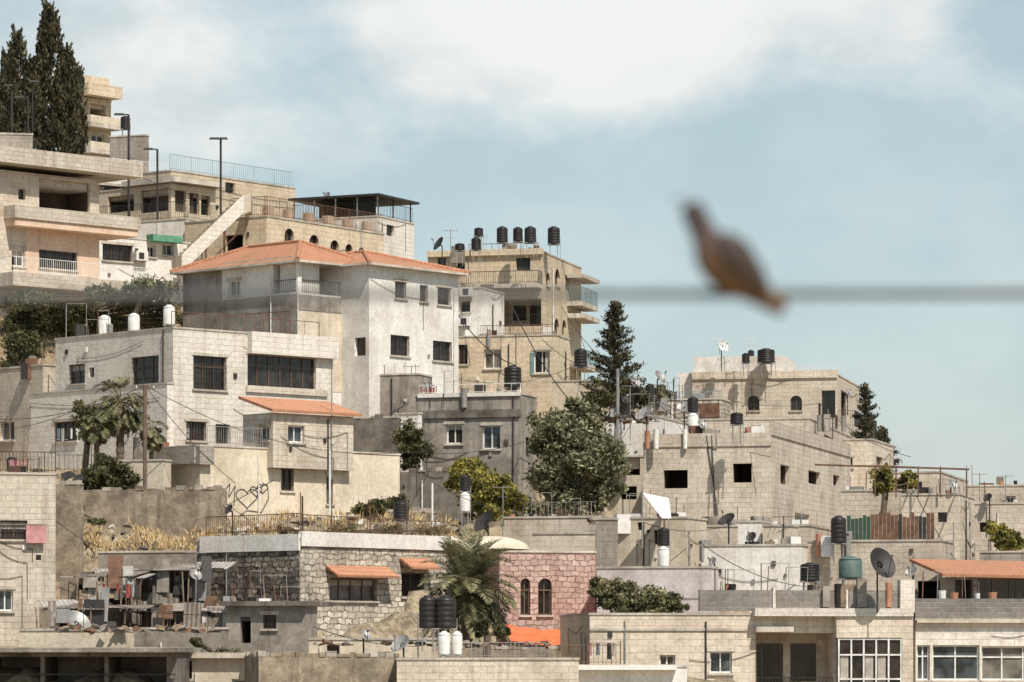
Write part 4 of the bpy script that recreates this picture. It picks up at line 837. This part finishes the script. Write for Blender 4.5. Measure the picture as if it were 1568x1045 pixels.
def grass(name,boxes,n,mat):
    Cs=[];As=[];Bs=[]
    for (x0,x1,d0,d1) in boxes:
        d=np.random.uniform(d0,d1,n); px=np.random.uniform(x0,x1,n); x=(px-HX)/F*d; keep=(np.sin(x*2.2)+np.sin(d*1.9+x)+np.random.normal(size=n)*.5)>-.2; x=x[keep]; d=d[keep]; z=tz(x,d); k=len(x)
        h=np.random.uniform(.10,.28,k)[:,None]; a=np.stack([np.random.normal(size=k)*.4,np.random.normal(size=k)*.4,np.ones(k)],1)*h; b=np.cross(a,rdir(k)); b=b/np.linalg.norm(b,axis=1)[:,None]*.025
        Cs.append(np.stack([x,d,z],1)+a*.8); As.append(a); Bs.append(b)
    C=np.concatenate(Cs); leafmesh(name,C,np.concatenate(As),np.concatenate(Bs),mat,None,C[0])
grass('dry_grass',[(120,330,169,176),(320,700,168,181),(0,290,204,212)],6500,'dry_straw')
# ---------------------------------------------------------------- bird, cable
DB=7.5
wc=Asm('bird_perch_cable',ray(1110,447,DB)); pts=[]
for i in range(61):
    px=-1900+5500*i/60; py=450-((px-1110)/5500)*14+ -6*math.cos((px-700)/2750*math.pi/2)+6
    pts.append(ray(px,py,DB))
wc.path('cable','bird_wire',pts,.0095,8); wc.finish()
for px in (-1900,3600):
    o=Asm('utility_pole',ray(px,1000,DB)-Z*2); b=pts[0] if px<0 else pts[-1]; o.bar('pole','bark',Vector((b.x,b.y,-3)),b+Z*.6,.1,10); o.bar('crossarm','bark',b-Vector((0,.5,.05)),b+Vector((0,.5,-.05)),.04); o.finish()
m,nt,b=newmat('dove_feathers'); uv,obj=base(nt)
sx=N(nt,'ShaderNodeSeparateXYZ'); L(nt,obj,sx.inputs[0])
n_=noise(nt,obj,60,3); 
r=N(nt,'ShaderNodeValToRGB'); rr=r.color_ramp; rr.elements[0].position=0; rr.elements[0].color=(.08,.05,.04,1); rr.elements[1].position=1; rr.elements[1].color=(.06,.045,.045,1)
e=rr.elements.new(.28); e.color=(.26,.14,.06,1); e=rr.elements.new(.52); e.color=(.18,.095,.05,1); e=rr.elements.new(.72); e.color=(.085,.052,.045,1)
L(nt,rng(nt,sx.outputs['Z'],-.05,.17),r.inputs[0])
L(nt,mixc(nt,rng(nt,n_,.3,.7,0,.3),r.outputs[0],(.04,.03,.025)),b.inputs['Base Color']); b.inputs['Roughness'].default_value=.8
m,nt,b=newmat('dove_wing'); uv,obj=base(nt); L(nt,mixc(nt,rng(nt,noise(nt,obj,40,3),.35,.65),(.035,.027,.025),(.08,.052,.04)),b.inputs['Base Color']); b.inputs['Roughness'].default_value=.8
def bp_(px,py,dy=0): return ((px-1110)/F*DB,dy,(447-py)/F*DB)
e0=bpy.data.objects.new('dove',None); bpy.context.collection.objects.link(e0); e0.location=ray(1110,447,DB)
def skin(name,pts,rad,mat):
    me=bpy.data.meshes.new(name); me.from_pydata(pts,[(i,i+1) for i in range(len(pts)-1)],[]); ob=bpy.data.objects.new(name,me); bpy.context.collection.objects.link(ob); ob.parent=e0
    ob.modifiers.new('skin','SKIN'); sk=me.skin_vertices[0].data
    for i,r in enumerate(rad): sk[i].radius=r if isinstance(r,tuple) else (r,r)
    sk[2 if len(pts)>3 else 0].use_root=True
    s=ob.modifiers.new('sub','SUBSURF'); s.levels=2; s.render_levels=2; me.materials.append(M[mat]); return ob
K=F/DB
skin('body',[bp_(1054,309),bp_(1062,324),bp_(1073,350),bp_(1087,376),bp_(1106,400),bp_(1129,422),bp_(1152,441),bp_(1176,459),bp_(1204,475)],[18/K,20/K,21/K,34/K,44/K,39/K,26/K,(11/K,17/K),(8/K,17/K)],'dove_feathers')
for nm,s in (('wing_left',-1),('wing_right',1)):
    skin(nm,[bp_(1098,364,s*.034),bp_(1122,386,s*.050),bp_(1150,416,s*.042),bp_(1178,450,s*.014)],[(10/K,14/K),(12/K,26/K),(9/K,20/K),(4/K,6/K)],'dove_wing')
skin('beak',[bp_(1044,306),bp_(1036,309),bp_(1030,312)],[4/K,3/K,1/K],'metal_dark')
for s in (-1,1):
    skin('leg',[bp_(1104,428,s*.012),bp_(1100,440,s*.014),bp_(1092,441,s*.016)],[3/K,2.4/K,2/K],'bird_leg')
    bpy.ops.mesh.primitive_uv_sphere_add(radius=.0028,segments=10,ring_count=8); ob=bpy.context.object; ob.name='eye'; ob.parent=e0; ob.location=bp_(1050,306,s*.02); ob.data.materials.append(M['plastic_black'])
# ---------------------------------------------------------------- light, sky, camera
sv=Vector((.27,-.50,.80)).normalized(); el=math.asin(sv.z); az=math.atan2(sv.x,sv.y)
sd=bpy.data.lights.new('sun','SUN'); sd.energy=5.0; sd.angle=math.radians(.6); sd.color=(1,.94,.85); so=bpy.data.objects.new('sun',sd); bpy.context.collection.objects.link(so); so.rotation_euler=(-sv).to_track_quat('-Z','Y').to_euler(); so.location=(0,0,100)
w=bpy.data.worlds.new('World'); bpy.context.scene.world=w; w.use_nodes=True; nt=w.node_tree; bg=nt.nodes['Background']
sky=N(nt,'ShaderNodeTexSky',sky_type='NISHITA'); sky.sun_disc=False; sky.sun_elevation=el; sky.sun_rotation=az; sky.air_density=1.0; sky.dust_density=1.2
tc=N(nt,'ShaderNodeTexCoord'); g=tc.outputs['Generated']
sz_=N(nt,'ShaderNodeSeparateXYZ'); L(nt,g,sz_.inputs[0])
tint=mixc(nt,rng(nt,sz_.outputs['Z'],.0,.13),(.90,.885,1.0),(.88,.93,.83))
skyc=mixc(nt,1.0,sky.outputs[0],tint,'MULTIPLY')
nz=noise(nt,mapping(nt,g,(1,1,1.6)),15,7,.62)
acc=rng(nt,nz,0,1,-1.9,-.1)
def dist(px,py,ey=1.0):
    c=ray(px,py,1).normalized()
    sb=N(nt,'ShaderNodeVectorMath',operation='SUBTRACT'); L(nt,g,sb.inputs[0]); sb.inputs[1].default_value=c
    ml=N(nt,'ShaderNodeVectorMath',operation='MULTIPLY'); L(nt,sb.outputs[0],ml.inputs[0]); ml.inputs[1].default_value=(1,1,ey)
    ln=N(nt,'ShaderNodeVectorMath',operation='LENGTH'); L(nt,ml.outputs[0],ln.inputs[0]); return ln.outputs['Value']
def blob(px,py,rx,amt,ey=1.0):
    global acc
    v=rng(nt,dist(px,py,ey),0,rx/F,amt,0); a=N(nt,'ShaderNodeMath',operation='ADD'); L(nt,acc,a.inputs[0]); L(nt,v,a.inputs[1]); acc=a.outputs[0]
bank=rng(nt,dist(784,300),.25,.7,1,0)
a=N(nt,'ShaderNodeMath',operation='ADD'); L(nt,acc,a.inputs[0]); L(nt,bank,a.inputs[1]); acc=a.outputs[0]
blob(860,20,330,1.6,1.35); blob(1150,-40,500,1.5,2.0); blob(700,0,200,.8,1.2); blob(300,140,430,.85,1.5); blob(120,40,260,.45); blob(560,210,170,.45,1.5); blob(1560,150,140,.5,1.5); blob(1400,20,220,.4,1.5)
cf=rng(nt,acc,.08,.85,0,.97)
veil=N(nt,'ShaderNodeMath',operation='MULTIPLY'); L(nt,bank,veil.inputs[0]); veil.inputs[1].default_value=.30
mxn=N(nt,'ShaderNodeMath',operation='MAXIMUM'); L(nt,cf,mxn.inputs[0]); L(nt,veil.outputs[0],mxn.inputs[1])
cf3=N(nt,'ShaderNodeMath',operation='MAXIMUM'); L(nt,mxn.outputs[0],cf3.inputs[0]); cf3.inputs[1].default_value=0
cloudc=mixc(nt,rng(nt,noise(nt,mapping(nt,g,(1,1,1.7)),26,5,.55),.38,.6),(5.1,5.6,5.7),(6.6,6.8,6.7))
cloudc=mixc(nt,rng(nt,acc,.8,1.5),cloudc,(6.95,7.05,6.95))
fin=mixc(nt,cf3.outputs[0],skyc,cloudc)
L(nt,fin,bg.inputs['Color']); bg.inputs['Strength'].default_value=.13
cam=bpy.data.cameras.new('camera'); co=bpy.data.objects.new('camera',cam); bpy.context.collection.objects.link(co); co.rotation_euler=(math.radians(90),0,0); co.location=(0,0,0)
cam.lens=135; cam.sensor_width=36; cam.shift_y=(HY-522.5)/1568; cam.clip_start=.1; cam.clip_end=20000
cam.dof.use_dof=True; cam.dof.focus_distance=188; cam.dof.aperture_fstop=3.1
sc=bpy.context.scene; sc.camera=co; sc.view_settings.view_transform='Standard'; sc.view_settings.look='None'; sc.view_settings.exposure=0
